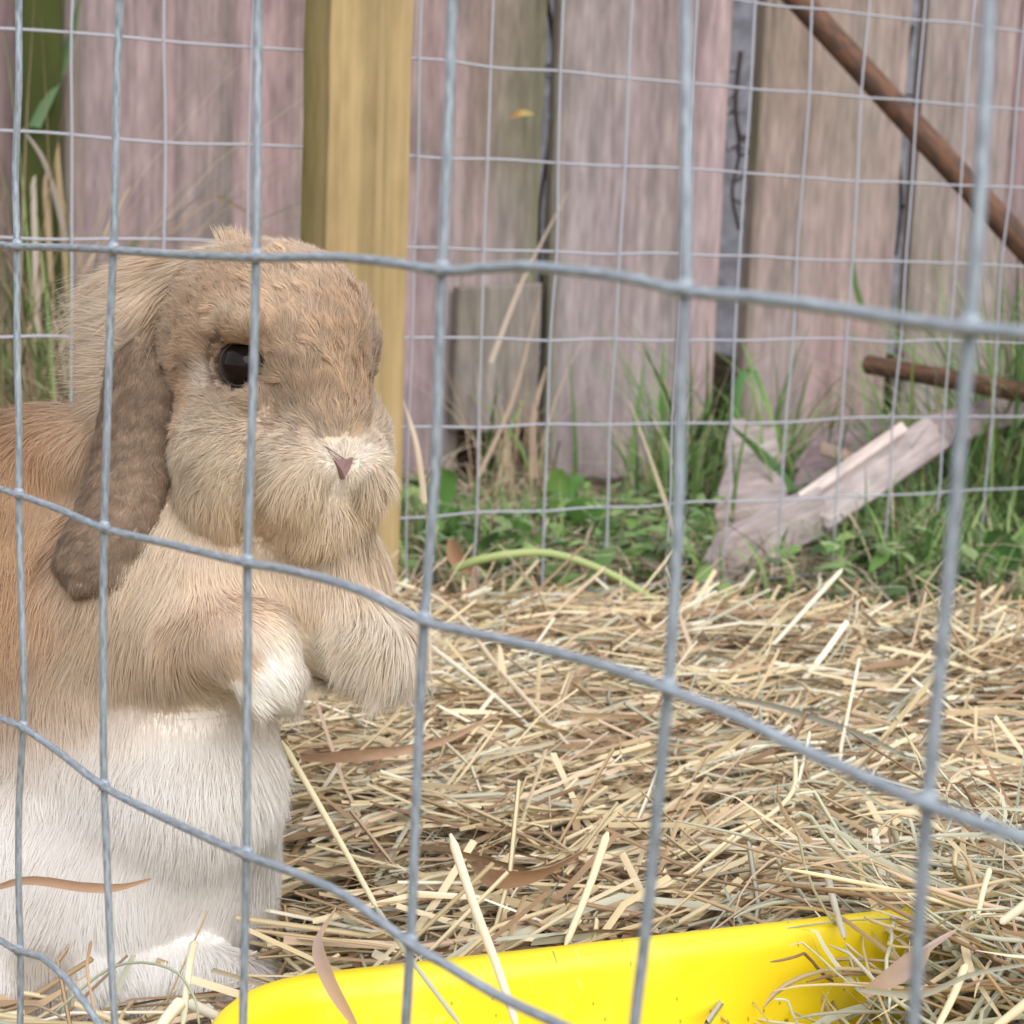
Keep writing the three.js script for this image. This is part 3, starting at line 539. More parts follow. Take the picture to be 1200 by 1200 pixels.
function coat(p, n, fl) {
  const [lx, ly, lz] = local(p), [a, b, c] = headOf(p);
  for (const e of EYES) if (p.distanceTo(e) < EYER * 1.02) return null;
  const hm = sstep(1.15, 0.97, Math.hypot((a - 20) / 165, b / 135, (c + 15) / (c < -15 ? 182 : 165))) * sstep(-130, -70, a);
  const dn = Math.hypot(a - 166, b, c + 112); if (dn < 9 && Math.abs(b) < 7 && c > -128) return null;
  // lie of the coat
  fl.copy(UP).multiplyScalar(-1).addScaledVector(RIGHT, -0.12 + 0.1 * (noise(lx * 0.01, ly * 0.01, 3) - 0.5)).addScaledVector(n, 0.1);
  const ruff = sstep(150, 70, Math.hypot(lx - 90, ly - 390));
  if (ruff > 0) fl.lerp(RIGHT.clone().multiplyScalar(-0.9).addScaledVector(UP, -0.25), ruff);
  const armK = sstep(110, 60, Math.hypot(lx - 318, ly - 765, (lz - 135) * 0.55)); if (armK > 0) fl.lerp(RIGHT.clone().multiplyScalar(0.55).addScaledVector(UP, -0.75).addScaledVector(TOWARD, 0.2), armK);
  if (hm > 0) { const g = p.clone().sub(NOSE).normalize(); if (c < -70 && a < 120) g.addScaledVector(UP, -0.5); fl.lerp(g, hm); }
  let len = lerp(0.0135, 0.005, hm), lift = lerp(0.28, 0.5, hm), wid = lerp(0.00028, 0.00027, hm), wave = lerp(0.48, 1.15, hm), scale = lerp(0.011, 0.0027, hm), curl = lerp(0.12, 0.3, hm);
  len = lerp(len, 0.012, ruff * (1 - hm)); if (rnd() < 0.06 * ruff * (1 - hm)) { len = 0.022; wid = 0.00014; }; lift = lerp(lift, 0.4, ruff * (1 - hm)); wid = lerp(wid, 0.0002, ruff); wave = lerp(wave, 0.7, ruff * (1 - hm));
  if (hm > 0.4) {
    const m = sstep(80, 25, dn); len = lerp(len, 0.003, m); lift = lerp(lift, 0.35, m); wid = lerp(wid, 0.00026, m); wave = lerp(wave, 0.25, m);
    const cheek = sstep(-50, -100, c) * sstep(110, 70, a); len = lerp(len, 0.0072, cheek); lift = lerp(lift, 0.28, cheek); scale = lerp(scale, 0.0075, cheek); wave = lerp(wave, 0.5, cheek);
    if (c < -130) { len = lerp(len, 0.0065, sstep(-130, -160, c)); } if (c < -60 && a > 70) { const k = sstep(-60, -90, c) * sstep(70, 105, a); lift = lerp(lift, 0.24, k); len = Math.min(len, lerp(len, 0.0048, k)); }
    for (const e of EYES) { const d = p.distanceTo(e) / EYER; if (d < 2) { const k = sstep(1.8, 1.15, d); len = lerp(len, 0.0013, k); fl.lerp(p.clone().sub(e).normalize(), k * 0.75); lift = lerp(lift, 0.2, k); wid = lerp(wid, 0.00025, k); } }
  }
  if (ly > 1080) len = Math.min(len, 0.012);
  if (armK > 0) len = lerp(len, 0.0055, armK), lift = lerp(lift, 0.2, armK);
  const belly = sstep(850, 930, ly); wave = lerp(wave, 0.5, belly); lift = lerp(lift, 0.24, belly); scale = lerp(scale, 0.018, belly);
  return { len, wid, lift, wave, scale, curl, rand: lerp(0.16, 0.4, ruff * (1 - hm)), tone: lerp(lerp(0.1, 0.03, belly), 0.24, hm), col: furColour(p) };
}
const facing = (p, n) => { const k = n.dot(EYE.clone().sub(p).normalize()); return k > -0.35 ? 1 : 0.25; };
fur(furBody, 230000, (p, n) => facing(p, n) * lerp(1, 0, sstep(-40, -260, local(p)[0])) * (Math.hypot(headOf(p)[0] - 20, headOf(p)[1], headOf(p)[2] + 15) < 190 ? 0.02 : 1), coat, 'body_fur');
fur(furBody, 170000, (p, n) => facing(p, n) * (Math.hypot(headOf(p)[0] - 20, headOf(p)[1], headOf(p)[2] + 15) < 190 ? 1 : 0), coat, 'head_fur');
fur(earFurSrc, 60000, () => 1, (p, n, fl) => { const [lx, ly] = local(p); fl.copy(UP).multiplyScalar(-1).addScaledVector(RIGHT, -0.25); const q = fbm(p.x * 600, p.y * 600, p.z * 600, 2), base = mix3([0.44, 0.325, 0.23], [0.31, 0.22, 0.155], clamp(sstep(0.35, 0.7, q) * 0.7 + sstep(640, 690, ly) * 0.4, 0, 1)); return { len: 0.003, wid: 0.00022, lift: 0.38, wave: 0.6, scale: 0.0028, curl: 0.2, rand: 0.25, tone: 0.22, col: base }; }, 'ear_fur');
{ // loose tuft over the root of the near ear and on the crown
  const acc = new Acc();
  for (let k = 0; k < 2600; k++) {
    const t = rnd(), root = head(lerp(-120, -50, rnd()), 90, lerp(45, 85, rnd())); for (let q = 0; q < 60 && sdf(root.x, root.y, root.z) < -0.0005; q++) root.addScaledVector(HN, 0.001); const dir = UP.clone().multiplyScalar(-0.8).addScaledVector(HN, 0.5 + 0.15 * gauss()).addScaledVector(HF, -0.2 + 0.25 * gauss()).normalize();
    const L = rr(0.007, 0.014), pts = [0, 0.5, 1].map((s) => root.clone().addScaledVector(dir, L * s).addScaledVector(UP, -L * 0.25 * s * s)); acc.blade(pts, (s) => 0.00032 * (1 - 0.85 * s), HF, mix3(GINGER, PALE, 0.3 + 0.6 * rnd()), 0);
  }
  for (let k = 0; k < 260; k++) {
    const root = head(-55 + 18 * gauss(), 18 + 14 * gauss(), 148), dir = UP.clone().multiplyScalar(0.8).addScaledVector(RIGHT, -0.25 + 0.2 * gauss()).addScaledVector(TOWARD, 0.2 * gauss());
    const L = rr(0.005, 0.011), pts = [0, 0.5, 1].map((s) => root.clone().addScaledVector(dir, L * s)); acc.blade(pts, (s) => 0.00045 * (1 - 0.85 * s), RIGHT, mix3(GINGER, CREAM, rnd()), 0);
  }
  tag(part('fur_tuft', acc.geo(), furMat, rabbit), null, null, null, 'stuff');
}
// ---------------------------------------------------------------- yellow tray
const TH = 0.046, TA = onLevel(236, 1163, TH), TB = onLevel(1196, 1056, TH), TE = TB.clone().sub(TA).setY(0).normalize(), TI = V(-TE.z, 0, TE.x); if (TI.z < 0) TI.negate();
const TL = TA.distanceTo(TB), TW = 0.105;
const inTray = (x, z) => { const u = (x - TA.x) * TE.x + (z - TA.z) * TE.z, v = (x - TA.x) * TI.x + (z - TA.z) * TI.z; return [u, v]; };
{
  const ring = (off, y) => { const pts = [], w = TL / 2 + off, d = TW / 2 + off, r = Math.max(0.004, 0.03 + off), n = 10;
    for (const [sx, sz, a0] of [[1, 1, 0], [-1, 1, 1], [-1, -1, 2], [1, -1, 3]]) for (let k = 0; k <= n; k++) { const a = (a0 + k / n) * Math.PI / 2; pts.push([sx * (w - r) + Math.cos(a) * r, y, sz * (d - r) + Math.sin(a) * r]); } return pts; };
  const prof = [[-0.016, 0.0], [-0.004, TH - 0.012], [0.001, TH - 0.009], [0.0035, TH - 0.0085], [0.0045, TH - 0.006], [0.004, TH - 0.002], [0.002, TH], [-0.002, TH + 0.0004], [-0.0045, TH - 0.001], [-0.006, TH - 0.005], [-0.0085, TH - 0.02], [-0.013, 0.012], [-0.017, 0.0065], [-0.024, 0.004]];
  const trayMap = texture(1024, 512, (u, v) => { const d = fbm(u * 30, v * 18, 4, 4), sc = Math.abs(noise(u * 26 + v * 9, v * 160, 3) - 0.5) < 0.008 && noise(u * 12, v * 9, 8) > 0.62 ? 1 : 0, sp = noise(u * 420, v * 260, 2) > 0.965 ? 1 : 0, dust = sstep(0.52, 0.8, d) * 0.3; const k = Math.max(dust, sc * 0.5); return [lerp(0.93, 0.86, k) - sp * 0.4, lerp(0.83, 0.78, k) - sp * 0.4, lerp(0.1, 0.5, k)]; });
  const trayRough = texture(512, 256, (u, v) => { const n = 0.5 + 0.5 * fbm(u * 40, v * 24, 6, 4); return [n, n, n]; }, false);
  const P = [], I = []; let m = 0;
  prof.forEach((q, i) => { const r = ring(...q); m = r.length; for (const p of r) P.push(...p); if (i) for (let j = 0; j < m; j++) { const b = (i - 1) * m, j1 = (j + 1) % m; I.push(b + j, b + m + j, b + j1, b + j1, b + m + j, b + m + j1); } });
  const c = P.length / 3; P.push(0, 0.0038, 0, 0, 0.0, 0); for (let j = 0; j < m; j++) { const j1 = (j + 1) % m, b = (prof.length - 1) * m; I.push(b + j, c, b + j1); I.push(j, j1, c + 1); }
  const g = new THREE.BufferGeometry(); g.setAttribute('position', new THREE.BufferAttribute(new Float32Array(P), 3)); g.setIndex(I); g.computeVertexNormals();
  { const uv = new Float32Array(P.length / 3 * 2); for (let i = 0; i < P.length / 3; i++) { uv[i * 2] = P[i * 3] * 2.4 + 0.5; uv[i * 2 + 1] = (P[i * 3 + 2] * 2 + P[i * 3 + 1] * 3) + 0.4; } g.setAttribute('uv', new THREE.BufferAttribute(uv, 2)); }
  g.applyMatrix4(new THREE.Matrix4().makeBasis(TE, V(0, 1, 0), TI)); const ctr = TA.clone().addScaledVector(TE, TL / 2).addScaledVector(TI, TW / 2).setY(0.001); g.translate(ctr.x, ctr.y, ctr.z);
  solo('plastic_tray', g, new THREE.MeshPhysicalMaterial({ color: lin(1, 1, 1), map: trayMap, roughnessMap: trayRough, roughness: 0.55, side: THREE.DoubleSide }), ctr, 'bright yellow plastic tray with rounded corners and hay over its right end', 'tray');
}

// ---------------------------------------------------------------- hay
const HAY = [[0.66, 0.55, 0.35], [0.54, 0.43, 0.25], [0.46, 0.33, 0.19], [0.3, 0.195, 0.115], [0.45, 0.44, 0.33], [0.74, 0.68, 0.53], [0.56, 0.42, 0.29], [0.25, 0.16, 0.09]];
const hayTone = () => { const k = rnd(), c = HAY[k < 0.22 ? 0 : k < 0.42 ? 1 : k < 0.58 ? 2 : k < 0.68 ? 3 : k < 0.77 ? 4 : k < 0.86 ? 5 : k < 0.95 ? 6 : 7], s = rr(0.85, 1.12); return [c[0] * s, c[1] * s, c[2] * s]; };
const vary0 = (c) => { const s = rr(0.75, 1.2); return c.map((v) => v * s); };
function straw(acc, x, y, z, az, tilt, L, kind, col) {
  const d = V(Math.cos(az) * Math.cos(tilt), Math.sin(tilt), -Math.sin(az) * Math.cos(tilt)), s = V(-d.z, 0, d.x).normalize(), b1 = 0.16 * gauss(), b2 = 0.12 * gauss(), n = kind === 2 ? 6 : 4, pts = [], kink = rnd() < 0.12 ? rr(0.3, 0.7) : 2, ka = 0.5 * gauss();
  for (let k = 0; k < n; k++) { const t = k / (n - 1), q = t - 0.5, e = t > kink ? (t - kink) * ka : 0; pts.push(V(x, y, z).addScaledVector(d, q * L).addScaledVector(s, L * (b1 * q * q * 4 + e)).add(V(0, L * b2 * (q * q * 4 - 0.5), 0))); }
  if (kind === 0) { const r = rr(0.00035, 0.001); acc.tube(pts, () => r, 3, col, false); }
  else { const w = kind === 1 ? rr(0.001, 0.0026) : rr(0.0022, 0.0044), roll = rr(-1.2, 1.2); acc.blade(pts, (t) => w * Math.min(1, (kind === 2 ? Math.sin(Math.PI * clamp(0.12 + t * 0.86, 0, 1)) * 1.1 : 1)), s.clone().multiplyScalar(Math.cos(roll)).add(V(0, Math.sin(roll), 0)), col, rr(0.05, 0.4)); }
}
{
  // trodden litter under the straws
  const nx = 120, nz = 100, g = new THREE.PlaneGeometry(1.5, 1.0, nx, nz); g.rotateX(-Math.PI / 2); g.translate(0.05, 0, -0.7);
  const p = g.attributes.position; for (let i = 0; i < p.count; i++) { const x = p.getX(i), z = p.getZ(i), h = hayH(x, z), [u, v] = inTray(x, z), t = u > -0.01 && u < TL + 0.02 && v > -0.012 && v < TW + 0.02; p.setY(i, h < 0.004 ? -0.004 : t ? 0.0005 : h - 0.011 + 0.005 * fbm(x * 60, z * 60, 1, 2)); }
  g.computeVertexNormals(); const uv = g.attributes.uv; for (let i = 0; i < uv.count; i++) uv.setXY(i, p.getX(i) * 7, p.getZ(i) * 7);
  tag(part('trodden_litter', g, std({ map: soilMap, bumpMap: soilBump, bumpScale: 0.006, color: lin(1.25, 1.0, 0.8), roughness: 1 }), scene), null, null, null, 'structure');
  const acc = new Acc();
  for (let k = 0; k < 33000; k++) {
    const d = 0.42 + 0.74 * Math.pow(rnd(), 0.85), x = rr(-0.36, 0.36) * (0.35 + d) * 1.15, z = -d; let h = hayH(x, z); if (h < 0.004) continue;
    const [u, v] = inTray(x, z); if (u > -0.02 && u < TL + 0.015 && v > -0.02 && v < TW + 0.02) continue;
    
    if (sdf(x, h + 0.004, z) < 0.002) continue; const layer = Math.pow(rnd(), 0.8), az = rnd() < 0.62 ? 0.5 + 0.6 * gauss() : rr(0, Math.PI), K = rnd(), kind = K < 0.5 ? 0 : K < 0.9 ? 1 : 2;
    straw(acc, x, h - 0.02 + layer * 0.031, z, az, 0.22 * gauss() + (rnd() < 0.08 ? rr(0.2, 0.8) : 0), kind === 2 ? rr(0.025, 0.07) : rr(0.02, 0.11), kind, hayTone());
  }
  for (let k = 0; k < 3200; k++) {                         // fine curling stems and shreds on top
    const d = 0.45 + 0.66 * rnd(), x = rr(-0.34, 0.36) * (0.35 + d) * 1.1, z = -d, h = hayH(x, z); if (h < 0.004) continue;
    const [u, v] = inTray(x, z); if (u > -0.04 && u < TL + 0.015 && v > -0.04 && v < TW + 0.04) continue; if (sdf(x, h + 0.006, z) < 0.004) continue;
    const n = 8, L = rr(0.03, 0.12), st = L / n, q = V(x, h + rr(-0.004, 0.008), z), pts = []; let az = rr(0, 6.28), tl = 0.25 * gauss(); const turn = 0.2 * gauss();
    for (let j = 0; j < n; j++) { pts.push(q.clone()); q.x += Math.cos(az) * Math.cos(tl) * st; q.z -= Math.sin(az) * Math.cos(tl) * st; q.y = clamp(q.y + Math.sin(tl) * st, h - 0.006, h + 0.02); az += turn + 0.12 * gauss(); tl += 0.15 * gauss() - tl * 0.1; }
    const r = rr(0.00022, 0.0005), c = rnd() < 0.3 ? vary0([0.42, 0.42, 0.32]) : hayTone(); acc.tube(pts, (t) => r * (1 - 0.6 * t), 3, c, false);
  }
  solo('hay_bed', acc.geo(), hayMat, V(0, 0.01, -0.8), 'thick bed of pale dry hay covering the pen floor', 'hay', null, 'stuff');
  const ac2 = new Acc();
  for (let k = 0; k < 1500; k++) {                         // loose curling hay lying in and hanging over the right end of the tray
    const u = lerp(0.66, 1.1, Math.pow(rnd(), 0.6)) * TL, v = rr(-0.12, 1.1) * TW, p = TA.clone().addScaledVector(TE, u).addScaledVector(TI, v), rise = sstep(0.66, 0.98, u / TL);
    const top = lerp(0.02, 0.064, rise), y = lerp(0.008, top, Math.pow(rnd(), 0.7)), L = rr(0.03, 0.13), n = 12, pts = [], step = L / n; let az = rr(0, Math.PI * 2), tl = 0.5 * gauss(); const turn = 0.28 * gauss(), arc = 0.12 * gauss(), q = p.clone().setY(y); p.x -= 0;
    for (let j = 0; j < n; j++) { pts.push(q.clone()); q.x += Math.cos(az) * Math.cos(tl) * step; q.z -= Math.sin(az) * Math.cos(tl) * step; q.y = clamp(q.y + Math.sin(tl) * step, 0.006, top + 0.014); az += turn + 0.1 * gauss(); tl += arc - tl * 0.06; }
    const mid = inTray(pts[n - 1].x, pts[n - 1].z)[0] / TL; if (mid < 0.6) continue;
    const r = rr(0.0003, 0.0008), w = rr(0.001, 0.0025), c = rnd() < 0.35 ? vary0([0.5, 0.5, 0.38]) : hayTone(); if (rnd() < 0.6) ac2.tube(pts, (t) => r * (0.3 + 0.7 * Math.sqrt(Math.min(1, Math.min(t, 1 - t) * 8))), 4, c, false); else ac2.blade(pts, (t) => w * Math.sin(Math.PI * clamp(0.1 + 0.88 * t, 0, 1)), V(rr(-1, 1), rr(-0.6, 1), rr(-1, 1)).normalize(), c, 0.3);
  }
  solo('loose_hay', ac2.geo(), hayMat, TB.clone().setY(0.02), 'loose tangled hay lying in the right end of the yellow tray', 'hay', null, 'stuff');
}

// ---------------------------------------------------------------- single stalks and leaves that stand out of the hay
const hx = (px, py, h = 0.034) => onLevel(px, py, h);
function stalk(name, pts, w, col, label, cat, flat = false, col2 = col, twist = 0.4) {
  col = col.map((v) => v * 0.84); if (!flat) col2 = col; const acc = new Acc(), c = curve(pts, 18);
  if (flat) acc.blade(c, (t) => w * Math.pow(Math.sin(Math.PI * clamp(0.06 + 0.9 * t, 0, 1)), 0.6), RIGHT.clone().multiplyScalar(0.5).add(V(0, 0.8, 0)).addScaledVector(TOWARD, twist), col, 0.55, col2);
  else acc.tube(c, (t) => w * 0.5 * (1 - 0.25 * t) * Math.sqrt(clamp(Math.min(t, 1 - t) / 0.03, 0.12, 1)), 8, col);
  return solo(name, acc.geo(), flat ? plantMat : hayMat, pts[0].clone(), label, cat);
}
const ST = [0.82, 0.72, 0.47], SP = [0.86, 0.8, 0.62], SB = [0.56, 0.36, 0.22], SG = [0.55, 0.55, 0.4], SK = [0.62, 0.47, 0.4];
stalk('hay_stalk', [hx(330, 868, 0.075), hx(392, 975, 0.05), hx(443, 1066, 0.036)], 0.0021, ST, 'straight pale stalk slanting down beside the rabbit belly to a wire crossing', 'hay stalk');
stalk('hay_stalk', [W(528, 978, 0.5), W(556, 1062, 0.475), W(585, 1140, 0.45), W(606, 1204, 0.44)], 0.0026, [0.84, 0.72, 0.52], 'long thick pale stalk hanging over the middle of the yellow tray edge', 'hay stalk');
stalk('hay_stalk', [W(440, 1062, 0.5), W(480, 1122, 0.45), W(540, 1202, 0.42)], 0.0014, SG, 'thin greenish stalk crossing the yellow tray left of its middle', 'hay stalk');
stalk('hay_stalk', [hx(712, 975, 0.062), hx(692, 1035, 0.05), hx(662, 1110, 0.036)], 0.0026, ST, 'thick pale stalk leaning behind the tray edge right of the middle', 'hay stalk');
stalk('hay_stalk', [hx(430, 708, 0.05), hx(505, 758, 0.045), hx(560, 800, 0.04), hx(620, 850, 0.036)], 0.0024, SP, 'long pale stalk running down right from the far front paw', 'hay stalk');
stalk('hay_stalk', [hx(462, 682, 0.05), hx(510, 700, 0.045), hx(590, 790, 0.04), hx(672, 880, 0.036)], 0.0026, [0.78, 0.64, 0.45], 'long bent tan stalk rising from the hay behind the far front paw', 'hay stalk');
stalk('hay_stalk', [hx(987, 667, 0.055), hx(905, 757, 0.04)], 0.0028, SP, 'short thick pale stalk standing slanted at the far edge of the hay', 'hay stalk');
stalk('hay_stalk', [hx(1167, 686, 0.05), hx(1100, 735, 0.042), hx(1032, 778, 0.036)], 0.0026, [0.8, 0.66, 0.44], 'pale stalk at the far right edge of the hay beside a thick wire', 'hay stalk');
stalk('hay_stalk', [hx(932, 886, 0.045), hx(925, 934, 0.042), hx(860, 985, 0.036), hx(808, 1022, 0.034)], 0.0019, ST, 'yellowish stalk with a sharp bend in the middle of the hay at right', 'hay stalk');
stalk('hay_stalk', [hx(1046, 966, 0.052), hx(1052, 990, 0.045), hx(1058, 1016, 0.036)], 0.0022, [0.74, 0.66, 0.46], 'short stubby cream stalk just left of the lowest right wire crossing', 'hay stalk');
stalk('hay_stalk', [W(968, 1018, 0.54), W(978, 1060, 0.52), W(990, 1100, 0.5)], 0.0022, [0.66, 0.62, 0.5], 'pale grey stalk poking down over the tray edge at right', 'hay stalk');
stalk('hay_stalk', [W(1160, 1018, 0.46), W(1152, 1045, 0.45), W(1146, 1072, 0.445)], 0.0016, [0.76, 0.68, 0.46], 'short bright cream stalk standing in the loose hay at far right', 'hay stalk');
stalk('hay_stalk', [W(1215, 1050, 0.44), W(1172, 1082, 0.44)], 0.0025, [0.76, 0.68, 0.5], 'thick bright stalk end entering at the lower right border', 'hay stalk');
stalk('hay_stalk', [W(1212, 1168, 0.42), W(1165, 1205, 0.42)], 0.0024, ST, 'thick straw end in the bottom right corner', 'hay stalk');
stalk('hay_stalk', [W(1132, 1130, 0.43), W(1118, 1165, 0.425), W(1098, 1205, 0.42)], 0.002, ST, 'slanted yellow stalk low in the loose hay right of the thick wire', 'hay stalk');
stalk('hay_stalk', [W(228, 1102, 0.46), W(222, 1130, 0.46), W(214, 1204, 0.455)], 0.0022, [0.85, 0.8, 0.58], 'upright cream stalk with a dark tip in front of the rabbit foot', 'hay stalk');
stalk('hay_stalk', [W(212, 1174, 0.455), W(198, 1190, 0.45), W(184, 1210, 0.445)], 0.0035, [0.84, 0.76, 0.56], 'short thick stalk leaning left at the foot of the upright cream stalk', 'hay stalk');
stalk('hay_stalk', [W(222, 1176, 0.49), W(256, 1192, 0.48)], 0.0032, [0.8, 0.72, 0.55], 'pale stalk end tucked against the left corner of the yellow tray', 'hay stalk');
stalk('hay_stalk', [W(60, 1190, 0.47), W(135, 1132, 0.47), W(205, 1138, 0.46), W(228, 1170, 0.455), W(234, 1206, 0.45)], 0.0008, [0.42, 0.44, 0.3], 'thin arched greenish stem bent over before the rabbit feet', 'hay stalk');
stalk('hay_stalk', [W(0, 1186, 0.46), W(40, 1178, 0.455), W(80, 1196, 0.45)], 0.0008, [0.4, 0.3, 0.2], 'thin brown stem arching at the bottom left corner', 'hay stalk');
stalk('hay_stalk', [W(107, 1102, 0.46), W(102, 1132, 0.46), W(112, 1190, 0.45)], 0.0009, SB, 'thin reddish stem standing between two wires low at left', 'hay stalk');
stalk('dry_leaf', [hx(352, 889, 0.05), hx(440, 884, 0.056), hx(520, 868, 0.056), hx(592, 832, 0.06)], 0.0055, [0.68, 0.44, 0.3], 'broad tan dry leaf lying across the hay below the far front paw', 'dry leaf', true, [0.72, 0.5, 0.34]);
stalk('dry_leaf', [hx(552, 1008, 0.04), hx(580, 1030, 0.042), hx(630, 1026, 0.045), hx(690, 995, 0.05)], 0.0058, [0.42, 0.25, 0.13], 'curved brown dry leaf in the middle of the hay above the tray', 'dry leaf', true);
stalk('dry_leaf', [W(392, 1064, 0.47), W(372, 1098, 0.46), W(386, 1150, 0.44), W(418, 1204, 0.425)], 0.0052, SK, 'pinkish brown dry leaf hooked over the left part of the tray edge', 'dry leaf', true, [0.55, 0.37, 0.27]);
stalk('dry_leaf', [W(-20, 1046, 0.465), W(30, 1032, 0.465), W(100, 1040, 0.465), W(140, 1040, 0.465), W(178, 1030, 0.47)], 0.0034, [0.62, 0.4, 0.27], 'wavy brown dry leaf clinging to the white belly of the rabbit', 'dry leaf', true);
stalk('dry_leaf', [W(1012, 1166, 0.43), W(1050, 1142, 0.425), W(1090, 1112, 0.42), W(1122, 1090, 0.425)], 0.005, [0.66, 0.5, 0.44], 'broad pale pink dry leaf across the right end of the tray', 'dry leaf', true);
stalk('dry_leaf', [W(1008, 1160, 0.425), W(1080, 1165, 0.42), W(1140, 1142, 0.42), W(1215, 1128, 0.425)], 0.0026, [0.52, 0.53, 0.45], 'long narrow grey green blade at the lower right above the bottom corner', 'dry leaf', true);
stalk('dry_leaf', [hx(1042, 858, 0.05), hx(990, 915, 0.045), hx(930, 965, 0.04), hx(868, 1015, 0.036)], 0.005, [0.44, 0.3, 0.13], 'olive brown dry leaf slanting under the lowest right wire', 'dry leaf', true);
stalk('dry_leaf', [hx(818, 812, 0.05), hx(900, 826, 0.046), hx(1010, 862, 0.042), hx(1080, 897, 0.036)], 0.0026, [0.4, 0.4, 0.33], 'long grey green blade running beside the sagging wire at right', 'dry leaf', true);
stalk('dry_leaf', [W(560, 712, 1.08), W(556, 690, 1.08), W(560, 664, 1.08)], 0.007, [0.7, 0.58, 0.5], 'small upright pale dry leaf at the far edge of the hay left of middle', 'dry leaf', true);
stalk('dry_leaf', [W(528, 632, 1.1), W(536, 655, 1.1), W(556, 672, 1.1)], 0.012, [0.6, 0.34, 0.2], 'curled orange brown leaf among weeds left of the curved green stalk', 'dry leaf', true);

// ---------------------------------------------------------------- grass, weeds and dry reeds by the fence
const GREEN = [[0.1, 0.2, 0.04], [0.13, 0.26, 0.05], [0.2, 0.33, 0.08], [0.06, 0.13, 0.03], [0.26, 0.36, 0.12]];
const DRY = [[0.5, 0.4, 0.26], [0.42, 0.31, 0.2], [0.6, 0.5, 0.35], [0.33, 0.23, 0.15]];
const pick = (a) => a[Math.floor(rnd() * a.length * 0.9999)], vary = (c, k = 0.25) => { const s = rr(1 - k, 1 + k); return c.map((v) => v * s); };
function sprig(acc, root, h, lean, w, col, droop = 0.35) {
  const az = rr(0, 6.28), d = V(Math.cos(az), 0, Math.sin(az)), pts = []; for (let k = 0; k < 6; k++) { const t = k / 5; pts.push(root.clone().add(V(0, h * (t - droop * lean * t * t), 0)).addScaledVector(d, h * lean * t * t)); }
  acc.blade(pts, (t) => w * (1 - 0.92 * Math.pow(t, 1.6)), V(-d.z, 0, d.x).addScaledVector(RIGHT, 0.4), col, 0.35);
}
{
  const g = new Acc(), dr = new Acc();
  // [px at the root, depth, sideways spread px, count, height m, dry share]
  const beds = [[790, 1.45, 60, 120, 0.1, 0.15], [795, 1.5, 35, 80, 0.15, 0.1], [760, 1.3, 110, 150, 0.045, 0.35], [560, 1.25, 110, 200, 0.05, 0.3], [620, 1.45, 130, 110, 0.04, 0.5], [600, 1.58, 60, 60, 0.12, 0.85], [960, 1.22, 140, 120, 0.045, 0.3], [900, 1.5, 40, 60, 0.14, 0.1], [1010, 1.5, 60, 80, 0.1, 0.15],
    [1160, 1.4, 90, 420, 0.14, 0.12], [1190, 1.5, 70, 330, 0.22, 0.12], [1060, 1.32, 80, 300, 0.07, 0.1], [1120, 1.25, 110, 300, 0.06, 0.2], [1320, 1.4, 160, 420, 0.2, 0.15], [40, 1.5, 60, 200, 0.2, 0.6], [45, 1.43, 32, 60, 0.42, 0.7], [60, 1.44, 40, 50, 0.3, 0.75], [110, 1.4, 90, 220, 0.15, 0.7], [-60, 1.45, 120, 260, 0.22, 0.5], [250, 1.5, 120, 160, 0.1, 0.6], [480, 1.25, 60, 120, 0.05, 0.3]];
  for (const [px, d, sp, n, h, dry] of beds) for (let k = 0; k < n; k++) {
    const dd = d + 0.07 * gauss(), q = W(px + sp * gauss(), 600, dd), root = V(q.x, 0, q.z), isDry = rnd() < dry;
    if (dd < 1.14) continue;
    sprig(isDry ? dr : g, root, h * rr(0.45, 1.3), rr(0.15, 0.9), rr(0.002, 0.005) * (isDry ? 0.6 : 1), vary(pick(isDry ? DRY : GREEN)));
  }
  // low ground cover of clover-like leaves
  for (let k = 0; k < 2100; k++) {
    const d = rr(1.13, 1.6), q = W(rr(430, 1350), 600, d); if (noise(q.x * 12, q.z * 12, 4) < 0.42) continue;
    const y = rr(0.004, d > 1.4 ? 0.02 : 0.045), a = rr(0, 6.28), L = rr(0.006, 0.02), dv = V(Math.cos(a), rr(-0.4, 0.4), Math.sin(a)), p = V(q.x, y, q.z), pts = [0, 0.33, 0.66, 1].map((t) => p.clone().addScaledVector(dv, L * t).add(V(0, -L * 0.4 * t * t, 0)));
    g.blade(pts, (t) => L * 0.7 * Math.sin(Math.PI * clamp(0.08 + 0.9 * t, 0, 1)), V(-dv.z, 0.2, dv.x), vary(pick(GREEN)), 0.25);
  }
  // dead litter at the foot of the fence
  for (let k = 0; k < 2300; k++) { const d = rr(1.12, 1.62), q = W(rr(-150, 1350), 600, d), L = rr(0.03, 0.1), az = rr(0, 6.28), tl = rr(-0.1, 0.9) * rnd(), p = V(q.x, rr(0.004, 0.03), q.z), dv = V(Math.cos(az), tl, Math.sin(az)), pts = [0, 0.3, 0.6, 1].map((t) => p.clone().addScaledVector(dv, L * t).add(V(0, -L * 0.3 * t * t, 0))); dr.blade(pts, () => rr(0.0008, 0.0022), V(-dv.z, 0, dv.x), vary(pick(DRY)), 0.2); }
  solo('grass', g.geo(), plantMat, W(800, 640, 1.4).setY(0), 'green grass and low weeds growing along the foot of the fence', 'grass', null, 'stuff');
  solo('dry_grass', dr.geo(), plantMat, W(100, 500, 1.45).setY(0), 'dead dry grass tangled along the foot of the fence', 'grass', null, 'stuff');
}
